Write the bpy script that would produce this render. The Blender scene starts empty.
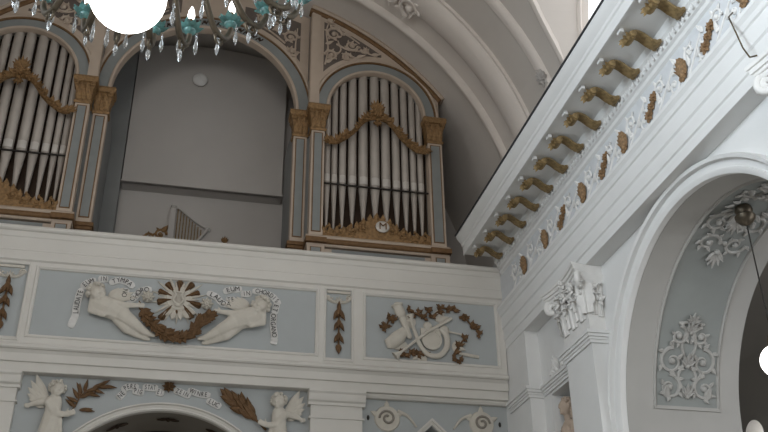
import bpy, bmesh, math, random
from mathutils import Vector, Matrix
from math import sin, cos, pi, radians, sqrt, atan2, hypot
S = bpy.context.scene
COL = S.collection
rnd = random.Random(7)

# ------------------------------------------------------------------ camera
YAW, PIT, ROL, FPX = radians(13.12), radians(28.92), radians(-0.79), 940.8
_f = Vector((sin(YAW)*cos(PIT), cos(YAW)*cos(PIT), sin(PIT)))
_r = Vector((cos(YAW), -sin(YAW), 0)); _u = _r.cross(_f)
CR = _r*cos(ROL) + _u*sin(ROL); CU = _u*cos(ROL) - _r*sin(ROL)
CAM = Vector((0, 0, 1.6))
cd = bpy.data.cameras.new('camera'); cam = bpy.data.objects.new('camera', cd); COL.objects.link(cam)
cd.sensor_width = 36; cd.lens = FPX*36/768; cd.clip_start = .05
cam.matrix_world = Matrix(((CR.x, CU.x, -_f.x, 0), (CR.y, CU.y, -_f.y, 0), (CR.z, CU.z, -_f.z, 1.6), (0, 0, 0, 1)))
S.camera = cam

# ------------------------------------------------------------------ world, light, exposure
w = bpy.data.worlds.new('world'); S.world = w; w.use_nodes = True
bg = w.node_tree.nodes['Background']; bg.inputs[0].default_value = (.80, .90, 1.0, 1); bg.inputs[1].default_value = .14

def area(name, loc, target, sx, sy, power, color=(1, 1, 1)):
    l = bpy.data.lights.new(name, 'AREA'); l.shape = 'RECTANGLE'; l.size = sx; l.size_y = sy; l.energy = power; l.color = color
    o = bpy.data.objects.new(name, l); COL.objects.link(o); o.location = loc
    o.rotation_euler = (Vector(target)-Vector(loc)).to_track_quat('-Z', 'Y').to_euler()
    return o
# window daylight from the left, plus added fills for floor bounce and gallery front
wl = area('window_daylight_left', (-3.7, 1.6, 6.0), (3.7, 1.8, 5.6), 2.6, 3.0, 285, (.80, .91, 1.0))
wl.data.spread = radians(98)              # beam narrowed so the light falls off toward the gallery
area('window_daylight_left_rear', (-3.7, -2.5, 6.0), (1.5, 3.0, 0.0), 3.2, 3.2, 190, (.98, .97, .97))  # added lamp aimed at the floor; its bounce lifts soffits and vault
area('window_daylight_back', (-1.8, -5.6, 6.0), (-2.2, 9.0, 5.4), 4.0, 3.4, 225, (1.0, .96, .90))  # added fill from behind the camera to brighten the gallery front
area('aisle_window_daylight', (6.9, 4.2, 4.2), (5.0, 8.0, 3.6), 1.4, 2.4, 62, (.95, .97, 1.0))
S.view_settings.view_transform = 'Standard'; S.view_settings.look = 'None'
S.view_settings.exposure = 0.07; S.view_settings.gamma = 1.0; S.view_settings.use_curve_mapping = False

# ------------------------------------------------------------------ materials
def mat(name, col, rough=.75, metal=0, var=.06, scale=6.0, bump=0.0, emit=None, spec=.3, trans=0):
    m = bpy.data.materials.new(name); m.use_nodes = True
    nt = m.node_tree; b = nt.nodes['Principled BSDF']
    b.inputs['Roughness'].default_value = rough; b.inputs['Metallic'].default_value = metal
    b.inputs['Specular IOR Level'].default_value = spec
    if trans: b.inputs['Transmission Weight'].default_value = trans
    tc = nt.nodes.new('ShaderNodeTexCoord')
    nz = nt.nodes.new('ShaderNodeTexNoise'); nz.inputs['Scale'].default_value = scale; nz.inputs['Detail'].default_value = 5
    nt.links.new(tc.outputs['Object'], nz.inputs['Vector'])
    rp = nt.nodes.new('ShaderNodeValToRGB')
    rp.color_ramp.elements[0].position = .3; rp.color_ramp.elements[1].position = .7
    rp.color_ramp.elements[0].color = [c*(1-var) for c in col]+[1]
    rp.color_ramp.elements[1].color = [min(1, c*(1+var)) for c in col]+[1]
    nt.links.new(nz.outputs['Fac'], rp.inputs['Fac']); nt.links.new(rp.outputs['Color'], b.inputs['Base Color'])
    if bump:
        bp = nt.nodes.new('ShaderNodeBump'); bp.inputs['Strength'].default_value = bump; bp.inputs['Distance'].default_value = .01
        n2 = nt.nodes.new('ShaderNodeTexNoise'); n2.inputs['Scale'].default_value = scale*9
        nt.links.new(tc.outputs['Object'], n2.inputs['Vector'])
        nt.links.new(n2.outputs['Fac'], bp.inputs['Height']); nt.links.new(bp.outputs['Normal'], b.inputs['Normal'])
    if emit:
        b.inputs['Emission Color'].default_value = list(emit[0])+[1]; b.inputs['Emission Strength'].default_value = emit[1]
    return m
M = dict(
    white=mat('white_plaster', (.66, .64, .60), .8, var=.03, scale=2),
    white2=mat('white_marble_paint', (.74, .74, .73), .7, var=.03, scale=2),
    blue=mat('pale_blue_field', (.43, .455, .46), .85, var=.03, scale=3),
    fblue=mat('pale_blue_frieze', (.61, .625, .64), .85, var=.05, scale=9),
    vault=mat('vault_plaster', (.63, .585, .54), .9, var=.04, scale=1.2),
    rib=mat('vault_rib_plaster', (.76, .70, .645), .9, var=.04, scale=1.5),
    rear=mat('rear_wall_plaster', (.50, .475, .45), .9, var=.05, scale=.9),
    stucco=mat('ivory_stucco', (.60, .565, .50), .75, var=.04, scale=14, bump=.1),
    wstucco=mat('white_stucco', (.74, .73, .71), .75, var=.04, scale=14, bump=.1),
    gold=mat('aged_gilding', (.27, .19, .09), .5, .25, var=.3, scale=30, bump=.3),
    ogold=mat('organ_gilding', (.28, .17, .078), .55, .2, var=.3, scale=30, bump=.4),
    brown=mat('brown_gilt_leaf', (.155, .088, .042), .6, .1, var=.25, scale=35, bump=.3),
    fgold=mat('worn_frieze_gilding', (.27, .17, .09), .6, .1, var=.4, scale=45, bump=.3),
    pipe=mat('tin_pipe', (.44, .40, .36), .5, .25, var=.08, scale=4),
    pmouth=mat('bright_tin', (.60, .57, .53), .45, .25, var=.06, scale=8),
    cream=mat('organ_cream_paint', (.50, .41, .33), .7, var=.06, scale=5),
    ogrey=mat('organ_blue_grey_panel', (.25, .265, .26), .75, var=.05, scale=6),
    odark=mat('organ_shadow_cloth', (.05, .032, .022), .9, var=.2, scale=8),  # dark brown of the pipe backing and small dark ornaments
    obrown=mat('organ_brown_moulding', (.17, .095, .042), .6, var=.2, scale=20),
    oground=mat('spandrel_ground', (.14, .115, .10), .8, var=.1, scale=8),
    oside=mat('organ_side_grey', (.27, .275, .27), .8, var=.06, scale=3),
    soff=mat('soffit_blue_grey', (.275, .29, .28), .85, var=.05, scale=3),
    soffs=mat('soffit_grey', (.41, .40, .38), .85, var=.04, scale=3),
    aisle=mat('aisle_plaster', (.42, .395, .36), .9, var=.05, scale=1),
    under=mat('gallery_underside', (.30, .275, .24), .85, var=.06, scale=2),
    letter=mat('black_lettering', (.03, .03, .03), .8, var=.05),
    ribbon=mat('painted_ribbon', (.68, .67, .65), .8, var=.05, scale=20),
    iron=mat('dark_iron', (.045, .042, .038), .5, .5, var=.2, scale=20),
    roof=mat('dark_lead_edge', (.05, .05, .055), .7, var=.2),
    brass=mat('aged_brass', (.15, .11, .06), .38, .75, var=.25, scale=18),
    darkbrass=mat('dark_brass', (.11, .09, .065), .4, .6, var=.2, scale=18),
    teal=mat('teal_glass', (.11, .26, .25), .2, 0, var=.6, scale=25, spec=.6),
    crystal=mat('cut_crystal', (.82, .85, .87), .05, 0, var=.04, spec=.8, trans=.85),
    globe=mat('opal_glass_lit', (.9, .9, .88), .3, emit=((1, .97, .92), 5.0)),
    bulb=mat('lit_bulb', (.9, .9, .88), .3, emit=((1, .97, .93), 4.0)),
    pane=mat('bright_window_pane', (.85, .87, .9), .4, emit=((.98, .98, 1.0), .92)),
    apane=mat('aisle_window_pane', (.85, .87, .9), .4, emit=((.95, .98, 1.0), 3.0)),
    floor=mat('stone_floor', (.52, .49, .45), .6, var=.12, scale=3),
    skin=mat('painted_stone_figure', (.50, .40, .32), .75, var=.06, scale=9),
    wood=mat('dark_wood', (.16, .10, .06), .6, var=.2, scale=9),
)

# ------------------------------------------------------------------ mesh helpers
class MB:
    def __init__(s): s.v = []; s.f = []
    def add(s, vs, fs):
        o = len(s.v); s.v += [Vector(p) for p in vs]; s.f += [tuple(i+o for i in f) for f in fs]; return s
    def box(s, x0, x1, y0, y1, z0, z1):
        vs = [(x, y, z) for z in (z0, z1) for y in (y0, y1) for x in (x0, x1)]
        return s.add(vs, [(0, 2, 3, 1), (4, 5, 7, 6), (0, 1, 5, 4), (2, 6, 7, 3), (0, 4, 6, 2), (1, 3, 7, 5)])
    def prism(s, poly, vec):
        n = len(poly); v = Vector(vec)
        vs = [Vector(p) for p in poly]+[Vector(p)+v for p in poly]
        fs = [tuple(range(n-1, -1, -1)), tuple(range(n, 2*n))]+[(i, (i+1) % n, (i+1) % n+n, i+n) for i in range(n)]
        return s.add(vs, fs)
    def rings(s, rings, closed=True, caps=True):
        n = len(rings[0]); vs = [p for r in rings for p in r]; fs = []
        for k in range(len(rings)-1):
            for i in range(n if closed else n-1):
                j = (i+1) % n
                fs.append((k*n+i, k*n+j, (k+1)*n+j, (k+1)*n+i))
        if caps and closed:
            fs.append(tuple(range(n-1, -1, -1))); fs.append(tuple((len(rings)-1)*n+i for i in range(n)))
        return s.add(vs, fs)
    def tube(s, pts, rad, n=8, flat=1.0, flatdir=None):
        pts = [Vector(p) for p in pts]
        if not hasattr(rad, '__len__'): rad = [rad]*len(pts)
        rs = []; up = None
        for i, p in enumerate(pts):
            t = (pts[min(i+1, len(pts)-1)]-pts[max(i-1, 0)])
            if t.length < 1e-9: t = Vector((0, 0, 1))
            t.normalize()
            if flatdir is not None: up = Vector(flatdir)
            elif up is None: up = Vector((0, 0, 1)) if abs(t.z) < .9 else Vector((1, 0, 0))
            a = t.cross(up)
            if a.length < 1e-6: a = t.orthogonal()
            a.normalize(); b = a.cross(t).normalized()
            if flatdir is None: up = b
            rs.append([p+a*(cos(2*pi*k/n)*rad[i])+b*(sin(2*pi*k/n)*rad[i]*flat) for k in range(n)])
        return s.rings(rs)
    def lathe(s, prof, c, n=16, axis=(0, 0, 1)):
        ax = Vector(axis).normalized(); a = ax.orthogonal().normalized(); b = ax.cross(a); c = Vector(c)
        return s.rings([[c+ax*z+(a*cos(2*pi*k/n)+b*sin(2*pi*k/n))*max(r, 1e-4) for k in range(n)] for r, z in prof])
    def ell(s, c, r, R=None, nu=12, nv=8):
        c = Vector(c); r = r if hasattr(r, '__len__') else (r, r, r)
        rs = []
        for j in range(nv+1):
            th = -pi/2+pi*j/nv; q = max(cos(th), 1e-3)
            ring = [Vector((r[0]*q*cos(2*pi*k/nu), r[1]*q*sin(2*pi*k/nu), r[2]*sin(th))) for k in range(nu)]
            rs.append([c+(R @ p if R else p) for p in ring])
        return s.rings(rs)
    def capsule(s, p0, r0, p1, r1, n=10):
        p0 = Vector(p0); p1 = Vector(p1); d = (p1-p0); L = d.length; d = d/L if L > 1e-6 else Vector((0, 0, 1))
        a = d.orthogonal().normalized(); b = d.cross(a); rs = []
        for t in (-88, -60, -30, 0):
            th = radians(t); rs.append([p0+d*(r0*sin(th))+(a*cos(2*pi*k/n)+b*sin(2*pi*k/n))*(r0*cos(th)) for k in range(n)])
        for t in (0, 30, 60, 88):
            th = radians(t); rs.append([p1+d*(r1*sin(th))+(a*cos(2*pi*k/n)+b*sin(2*pi*k/n))*(r1*cos(th)) for k in range(n)])
        return s.rings(rs)
    def leaf(s, base, d, nrm, L, W, H=.02, curl=0.0, lobes=0, n=7):
        base = Vector(base); d = Vector(d).normalized(); nrm = Vector(nrm).normalized(); side = d.cross(nrm).normalized()
        rs = []
        for i in range(n+1):
            t = i/n
            wd = W*.5*(sin(pi*min(1, t**.75*.98+.02)) + .04)
            if lobes: wd *= 1+.32*cos(2*pi*lobes*t)
            c = base+d*(L*t)+nrm*(curl*L*t*t)
            h = H*(.45+.55*sin(pi*t))
            rs.append([c-side*wd, c-side*wd*.5+nrm*h*.75, c+nrm*h*.55, c+side*wd*.5+nrm*h*.75, c+side*wd, c-nrm*H*.35])
        return s.rings(rs)
    def xform(s, mtx):
        s.v = [mtx @ p for p in s.v]; return s
    def mesh(s, name, m, origin, smooth):
        me = bpy.data.meshes.new(name); me.from_pydata([tuple(p-origin) for p in s.v], [], s.f)
        bm = bmesh.new(); bm.from_mesh(me); bmesh.ops.recalc_face_normals(bm, faces=bm.faces); bm.to_mesh(me); bm.free()
        if smooth: me.polygons.foreach_set('use_smooth', [True]*len(me.polygons)); me.set_sharp_from_angle(angle=radians(smooth if smooth > 1 else 45))
        me.materials.append(m); return me
    def build(s, name, m, parent=None, smooth=45, origin=None):
        m = M[m] if isinstance(m, str) else m
        if parent is not None: org = wloc(parent)
        elif origin is not None: org = Vector(origin)
        else:
            n = len(s.v); org = Vector((sum(p.x for p in s.v)/n, sum(p.y for p in s.v)/n, min(p.z for p in s.v)))
        me = s.mesh(name, m, org, smooth)
        o = bpy.data.objects.new(name, me); COL.objects.link(o)
        if parent is not None: o.parent = parent
        else: o.location = org
        return o
def wloc(o):
    p = Vector(o.location)
    while o.parent: o = o.parent; p = p+Vector(o.location)
    return p
def tag(o, label=None, cat=None, group=None, kind=None):
    if label: o['label'] = label
    if cat: o['category'] = cat
    if group: o['group'] = group
    if kind: o['kind'] = kind
    return o
def thing(name, label, cat, loc, group=None):
    o = bpy.data.objects.new(name, None); COL.objects.link(o); o.location = loc; o.empty_display_size = .05
    return tag(o, label, cat, group)
def struct(name, mb, m, smooth=45, label=None):
    o = mb.build(name, m, None, smooth); o['kind'] = 'structure'
    o['label'] = label or ' '.join(name.split('_')); o['category'] = 'structure'
    return o
def dup(o, parent=None):
    c = o.copy(); COL.objects.link(c)
    if parent is not None: c.parent = parent
    for ch in list(o.children): dup(ch, c)
    return c
def remeshed(mb, name, m, parent=None, vox=.012, smooth_it=3, origin=None):
    """one continuous skin grown over overlapping volumes"""
    org = wloc(parent) if parent is not None else Vector(origin)
    me = mb.mesh(name+'_src', M[m], org, 0)
    o = bpy.data.objects.new('tmp', me); COL.objects.link(o)
    r = o.modifiers.new('r', 'REMESH'); r.mode = 'VOXEL'; r.voxel_size = vox; r.use_smooth_shade = True
    sm = o.modifiers.new('s', 'SMOOTH'); sm.factor = .5; sm.iterations = smooth_it
    dg = bpy.context.evaluated_depsgraph_get()
    out = bpy.data.meshes.new_from_object(o.evaluated_get(dg)); out.name = name
    bpy.data.objects.remove(o); bpy.data.meshes.remove(me)
    out.materials.clear(); out.materials.append(M[m]); out.polygons.foreach_set('use_smooth', [True]*len(out.polygons))
    q = bpy.data.objects.new(name, out); COL.objects.link(q)
    if parent is not None: q.parent = parent
    else: q.location = org
    return q

def arcsweep(mb, ax, c0, c1, a0, a1, n, section, rscale=None):
    """sweep section [(radius, along)] round an arc; ax='y': plane xz, ax='x': plane yz"""
    rs = []
    for i in range(n+1):
        a = a0+(a1-a0)*i/n
        ring = []
        for r, t in section:
            p, q = c0+r*cos(a), c1+r*sin(a)
            ring.append(Vector((p, t, q)) if ax == 'y' else Vector((t, p, q)))
        rs.append(ring)
    return mb.rings(rs)
def sweep(mb, prof, ax, a, b):
    """straight moulding: closed 2D profile run along an axis"""
    if ax == 'x': return mb.prism([(a, p, q) for p, q in prof], (b-a, 0, 0))
    return mb.prism([(p, a, q) for p, q in prof], (0, b-a, 0))

_gl = {}
def glyph(ch):
    if ch in _gl: return _gl[ch]
    c = bpy.data.curves.new('t', 'FONT'); c.body = ch; c.size = 1; c.extrude = .04; c.offset = 0.0; c.fill_mode = "BOTH"; c.align_x = 'CENTER'
    o = bpy.data.objects.new('t', c); COL.objects.link(o)
    me = bpy.data.meshes.new_from_object(o.evaluated_get(bpy.context.evaluated_depsgraph_get()))
    r = ([v.co.copy() for v in me.vertices], [tuple(p.vertices) for p in me.polygons])
    bpy.data.objects.remove(o); bpy.data.curves.remove(c); bpy.data.meshes.remove(me)
    _gl[ch] = r; return r

# points on the real wall planes seen from the camera position
def on_y(px, py, y):
    d = _f+CR*((px-384)/FPX)-CU*((py-216)/FPX); return CAM+d*((y-CAM.y)/d.y)
def G(px, py, h=0.0, plane=10.03):
    return on_y(px, py, plane-h)
N_G = Vector((0, -1, 0))

# ================================================================== SETTING
XO = .09                                   # axis of organ and vault
XW = 3.97                                  # right nave wall
VZ, VR, XV = 7.05, 4.16, .03             # vault springing, radius and axis
XM = .015                                  # mirror line between the two organ cases
YC, ZC, RA = 6.06, 3.93, 1.55              # side arch

struct('floor', MB().box(-4.2, 7.4, -6, 12.4, -.1, 0), 'floor', 0, 'stone floor of the church')

# --- right wall with arch and niche
def wall_right():
    m = MB(); X0, X1, zt = XW, 5.14, 7.06
    def rect(y0, y1, z0, z1):
        for x in (X0, X1): m.add([(x, y0, z0), (x, y1, z0), (x, y1, z1), (x, y0, z1)], [(0, 1, 2, 3)])
    rect(-6, YC-RA, 0, zt); n = 48
    for i in range(n):
        a0, a1 = pi-pi*i/n, pi-pi*(i+1)/n
        y0, z0, y1, z1 = YC+RA*cos(a0), ZC+RA*sin(a0), YC+RA*cos(a1), ZC+RA*sin(a1)
        for x in (X0, X1): m.add([(x, y0, z0), (x, y1, z1), (x, y1, zt), (x, y0, zt)], [(0, 1, 2, 3)])
        m.add([(X0, y0, z0), (X1, y0, z0), (X1, y1, z1), (X0, y1, z1)], [(0, 1, 2, 3)])
    for y in (YC-RA, YC+RA): m.add([(X0, y, 0), (X1, y, 0), (X1, y, ZC), (X0, y, ZC)], [(0, 1, 2, 3)])
    rect(YC+RA, 8.68, 0, zt)
    for z0, z1 in ((0, 3.4), (4.80, zt)): rect(8.68, 9.18, z0, z1)
    rect(9.18, 12.3, 0, zt)
    nx = XW+.28
    m.add([(nx, 8.68, 3.4), (nx, 9.18, 3.4), (nx, 9.18, 4.80), (nx, 8.68, 4.80)], [(0, 1, 2, 3)])
    for y in (8.68, 9.18): m.add([(X0, y, 3.4), (nx, y, 3.4), (nx, y, 4.80), (X0, y, 4.80)], [(0, 1, 2, 3)])
    for z in (3.4, 4.80): m.add([(X0, 8.68, z), (nx, 8.68, z), (nx, 9.18, z), (X0, 9.18, z)], [(0, 1, 2, 3)])
    m.add([(X0, -6, zt), (X1, -6, zt), (X1, 12.3, zt), (X0, 12.3, zt)], [(0, 1, 2, 3)])
    o = struct('wall_right', m, 'white2', 30, 'white right nave wall pierced by a round arch')
    return o
wall_right()
nb = MB(); nb.box(XW+.265, XW+.279, 8.70, 9.16, 3.42, 4.78); struct('trim_1', nb, 'blue', 0, 'blue grey back of the statue niche')
# archivolt
m = MB()
arcsweep(m, 'x', YC, ZC, 0, pi, 64, [(1.545, XW+.02), (1.545, XW-.03), (1.575, XW-.05), (1.595, XW-.05), (1.60, XW-.03), (1.655, XW-.035), (1.66, XW-.075), (1.69, XW-.085), (1.70, XW-.05), (1.70, XW+.02)])
for sgn in (-1, 1):
    for a, b, d in ((1.545, 1.60, .045), (1.60, 1.655, .03), (1.655, 1.70, .08)):
        ys = sorted((YC+sgn*a, YC+sgn*b)); m.box(XW-d, XW+.02, ys[0], ys[1], 0, ZC)
struct('trim_2', m, 'white2', 40, 'moulded white archivolt round the side arch')
# soffit panel with border
def asurf(x, a, h=0.0): r = RA-h; return Vector((x, YC+r*cos(a), ZC+r*sin(a)))
a0s, a1s = math.asin((4.21-ZC)/RA), pi-math.asin((4.21-ZC)/RA)
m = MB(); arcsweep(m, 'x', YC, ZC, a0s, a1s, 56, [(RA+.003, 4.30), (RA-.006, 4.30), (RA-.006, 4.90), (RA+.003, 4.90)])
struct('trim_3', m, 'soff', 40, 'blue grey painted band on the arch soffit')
m = MB()
for x0, x1 in ((4.265, 4.30), (4.90, 4.935)):
    arcsweep(m, 'x', YC, ZC, a0s-.02, a1s+.02, 56, [(RA+.003, x0), (RA-.012, x0+.006), (RA-.02, (x0+x1)/2), (RA-.012, x1-.006), (RA+.003, x1)])
for a in (a0s-.02, a1s):
    arcsweep(m, 'x', YC, ZC, a, a+.02, 1, [(RA+.003, 4.265), (RA-.018, 4.265), (RA-.018, 4.935), (RA+.003, 4.935)])
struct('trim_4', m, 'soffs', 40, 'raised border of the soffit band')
m = MB(); arcsweep(m, 'x', YC, ZC, 0, pi, 56, [(RA+.003, XW+.03), (RA-.003, XW+.03), (RA-.003, 4.262), (RA+.003, 4.262)])
arcsweep(m, 'x', YC, ZC, 0, pi, 56, [(RA+.003, 4.938), (RA-.003, 4.938), (RA-.003, 5.138), (RA+.003, 5.138)])
for a0, a1 in ((0, a0s-.02), (a1s+.02, pi)): arcsweep(m, 'x', YC, ZC, a0, a1, 4, [(RA+.003, 4.26), (RA-.003, 4.26), (RA-.003, 4.94), (RA+.003, 4.94)])
for y0, y1 in ((YC-RA-.003, YC-RA+.003), (YC+RA-.003, YC+RA+.003)): m.box(XW+.03, 5.138, y0, y1, 0, ZC)
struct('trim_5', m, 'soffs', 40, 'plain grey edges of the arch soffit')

# --- aisle beyond the arch
m = MB(); m.box(7.2, 7.3, -6, 10.22, 0, 6.6); m.box(7.2, 7.3, 10.62, 12.3, 0, 6.6); m.box(7.2, 7.3, 10.22, 10.62, 0, 3.2)
n = 20; yc, zc, ra = 10.42, 4.86, .20
for i in range(n):
    a, b = pi-pi*i/n, pi-pi*(i+1)/n
    m.add([(7.2, yc+ra*cos(a), zc+ra*sin(a)), (7.2, yc+ra*cos(b), zc+ra*sin(b)), (7.2, yc+ra*cos(b), 6.6), (7.2, yc+ra*cos(a), 6.6)], [(0, 1, 2, 3)])
    m.add([(7.2, yc+ra*cos(a), zc+ra*sin(a)), (7.2, yc+ra*cos(b), zc+ra*sin(b)), (7.5, yc+ra*.9*cos(b), zc+ra*.9*sin(b)), (7.5, yc+ra*.9*cos(a), zc+ra*.9*sin(a))], [(0, 1, 2, 3)])
for y, y2 in ((10.22, 10.24), (10.62, 10.60)): m.add([(7.2, y, 3.2), (7.2, y, zc), (7.5, y2, zc), (7.5, y2, 3.2)], [(0, 1, 2, 3)])
struct('wall_aisle', m, 'aisle', 30, 'dim outer wall of the side aisle')
m = MB(); m.box(7.46, 7.5, 10.23, 10.61, 3.2, 4.86)
arcsweep(m, 'x', yc, zc, 0, pi, 20, [(.001, 7.46), (.19, 7.46), (.19, 7.5), (.001, 7.5)])
wn = struct('window_1', m, 'apane', 0, 'bright round headed aisle window seen at a slant')
m = MB()
for z in (3.7, 4.2): m.box(7.42, 7.47, 10.22, 10.62, z-.015, z+.015)
m.box(7.42, 7.47, 10.41, 10.43, 3.2, 4.6)
m.build('glazing_bars', 'iron', wn)
struct('wall_aisle_end', MB().box(5.14, 7.3, 12.2, 12.3, 0, 6.6), 'aisle', 0, 'end wall of the side aisle')
m = MB(); arcsweep(m, 'y', 6.17, 5.7, 0, pi, 24, [(1.04, -6), (1.04, 12.2), (1.10, 12.2), (1.10, -6)])
struct('ceiling_aisle', m, 'aisle', 40, 'vaulted ceiling of the side aisle')

# --- left wall, rear wall, back
m = MB(); m.box(-4.1, -4.0, -6, 12.3, 0, 7.06)
struct('wall_left', m, 'white2', 0, 'plain left nave wall')
m = MB(); m.box(-4.3, 4.6, 12.2, 12.3, 0, 11.4)
struct('wall_rear', m, 'rear', 0, 'grey plaster wall behind the organ')
m = MB()
for i in range(16):
    xa, xb = -1.03+2.28*i/16, -1.03+2.28*(i+1)/16
    za, zb = [VZ+sqrt(4.06**2-(x-XO)**2) for x in (xa, xb)]
    m.add([(xa, 11.97, 8.53), (xb, 11.97, 8.53), (xb, 11.97, zb), (xa, 11.97, za), (xa, 12.2, 8.53), (xb, 12.2, 8.53), (xb, 12.2, zb), (xa, 12.2, za)], [(0, 1, 2, 3), (0, 4, 5, 1), (3, 2, 6, 7)]+([(0, 3, 7, 4)] if i == 0 else [])+([(1, 5, 6, 2)] if i == 15 else []))
m.box(-1.04, 1.27, 11.93, 12.0, 8.53, 8.55)
struct('trim_6', m, 'rear', 0, 'large projecting grey panel on the rear wall')
pm = MB(); pm.box(-1.36, -1.045, 11.93, 12.2, 5.45, 10.9)
struct('trim_41', pm, 'oside', 0, 'narrow grey pier beside the rear panel behind the left organ case')
struct('wall_back', MB().box(-4.2, 7.4, -6.4, -6.3, 0, 3.0), 'white', 0, 'low wall at the back of the nave')

# --- vault with lunettes
def vault():
    m = MB(); LY, LR, LZ = 6.05, 1.78, 8.55
    ys = [-6, -4, -2, -.5] + [LY+LR*sin(pi*(i/24-.5)) for i in range(25)] + [8.6, 9.0, 10, 11, 12.25]
    ys = sorted(set(round(y, 4) for y in ys))
    def col(y, hole):
        a0 = 0.0
        if hole:
            z = LZ+sqrt(max(0, LR*LR-(y-LY)**2)); a0 = math.asin(min(.98, (z-VZ)/VR))
        return [Vector((XV+VR*cos(a), y, VZ+VR*sin(a))) for a in [a0+(pi-2*a0)*k/56 for k in range(57)]]
    for y0, y1 in zip(ys, ys[1:]):
        hole = y0 >= LY-LR-.01 and y1 <= LY+LR+.01
        A, B = col(y0, hole), col(y1, hole)
        for k in range(56): m.add([A[k], A[k+1], B[k+1], B[k]], [(0, 1, 2, 3)])
    # reveals of the lunettes, right and left
    for s in (1, -1):
        prev = None
        for i in range(41):
            t = pi*i/40; 
            y, z = LY+LR*cos(t), LZ+LR*sin(t)
            pts = [(y, z)]
            x = XV+s*VR*cos(math.asin(min(.98, (z-VZ)/VR)))
            q = (Vector((x, y, z)), Vector((XV+s*4.25, LY+(y-LY)*.96, z)))
            if prev: m.add([prev[0], q[0], q[1], prev[1]], [(0, 1, 2, 3)])
            prev = q
        for y in (LY-LR, LY+LR):
            x0 = XV+s*VR*cos(math.asin((LZ-VZ)/VR)); ye = LY+(y-LY)*.96
            m.add([(XV+s*VR, y, VZ), (x0, y, LZ), (XV+s*4.25, ye, LZ), (XV+s*4.25, ye, VZ)], [(0, 1, 2, 3)])
        m.add([(XV+s*VR, LY-LR, VZ), (XV+s*VR, LY+LR, VZ), (XV+s*4.25, LY+LR, VZ), (XV+s*4.25, LY-LR, VZ)], [(0, 1, 2, 3)])
    return struct('ceiling', m, 'vault', 30, 'barrel vault of the nave')
vault()
for k, s in ((2, 1), (3, -1)):
    m = MB(); xx = XV+s*4.25
    m.box(min(xx, xx+s*.04), max(xx, xx+s*.04), 4.34, 7.76, VZ, 8.55)
    arcsweep(m, 'x', 6.05, 8.55, 0, pi, 28, [(.001, xx), (1.71, xx), (1.71, xx+s*.04), (.001, xx+s*.04)])
    wn = struct('window_%d' % k, m, 'pane', 0, 'bright lunette window in the %s side of the vault' % ('right' if s > 0 else 'left'))
    m = MB(); x0, x1 = sorted((xx-s*.05, xx+s*.005))
    for y in (5.2, 6.05, 6.9): m.box(x0, x1, y-.025, y+.025, VZ, 10.0)
    m.box(x0, x1, 4.34, 7.76, 8.52, 8.58)
    m.build('glazing_bars', 'white', wn)
# transverse arch and mouldings on the vault
m = MB()
arcsweep(m, 'y', XV, VZ, 0, pi, 96, [(4.180, 10.0), (4.130, 9.99), (4.090, 9.95), (4.090, 9.90), (4.130, 9.85), (4.150, 9.84), (4.150, 9.52), (4.110, 9.50), (4.060, 9.42), (4.040, 9.30), (4.045, 9.18), (4.070, 9.08), (4.120, 9.04), (4.120, 9.0), (4.180, 8.99)])
struct('trim_7', m, 'rib', 50, 'broad moulded transverse rib of the vault')
m = MB()
arcsweep(m, 'y', XV, VZ, 0, pi, 80, [(4.180, 8.44), (4.120, 8.42), (4.110, 8.36), (4.110, 8.30), (4.140, 8.27), (4.180, 8.25)])
struct('trim_8', m, 'rib', 50, 'slender rib of the vault beside the lunette')
m = MB()
for s in (1, -1):
    rs = []
    for i in range(-6, 47):
        t = pi*i/40
        if i < 0 or i > 40:
            y = 6.05+(1.78 if i < 0 else -1.78); z = 8.55-.2*(-i if i < 0 else i-40); ny, nz = (1, 0) if i < 0 else (-1, 0)
        else: y, z, ny, nz = 6.05+1.78*cos(t), 8.55+1.78*sin(t), cos(t), sin(t)
        def onv(yy, zz, h): 
            a = math.asin(max(0, min(.98, (zz-VZ)/VR))); return Vector((XV+s*(VR-h)*cos(a), yy, VZ+(VR-h)*sin(a)))
        rs.append([onv(y, z, -.02), onv(y, z, .05), onv(y+ny*.05, z+nz*.05, .06), onv(y+ny*.10, z+nz*.10, .03), onv(y+ny*.13, z+nz*.13, -.02)])
    m.rings(rs)
for s in (1, -1):
    xa, xb = sorted((XV+s*4.11, XV+s*4.17)); arcsweep(m, 'x', 6.05, 8.55, 0, pi, 48, [(1.79, xa), (1.70, xa+.01), (1.68, (xa+xb)/2), (1.70, xb-.01), (1.79, xb)])
    for y0, y1 in ((6.05-1.79, 6.05-1.70), (6.05+1.70, 6.05+1.79)): m.box(xa, xb, y0, y1, VZ, 8.55)
struct('trim_9', m, 'rib', 50, 'moulded edge round the lunette openings')

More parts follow.
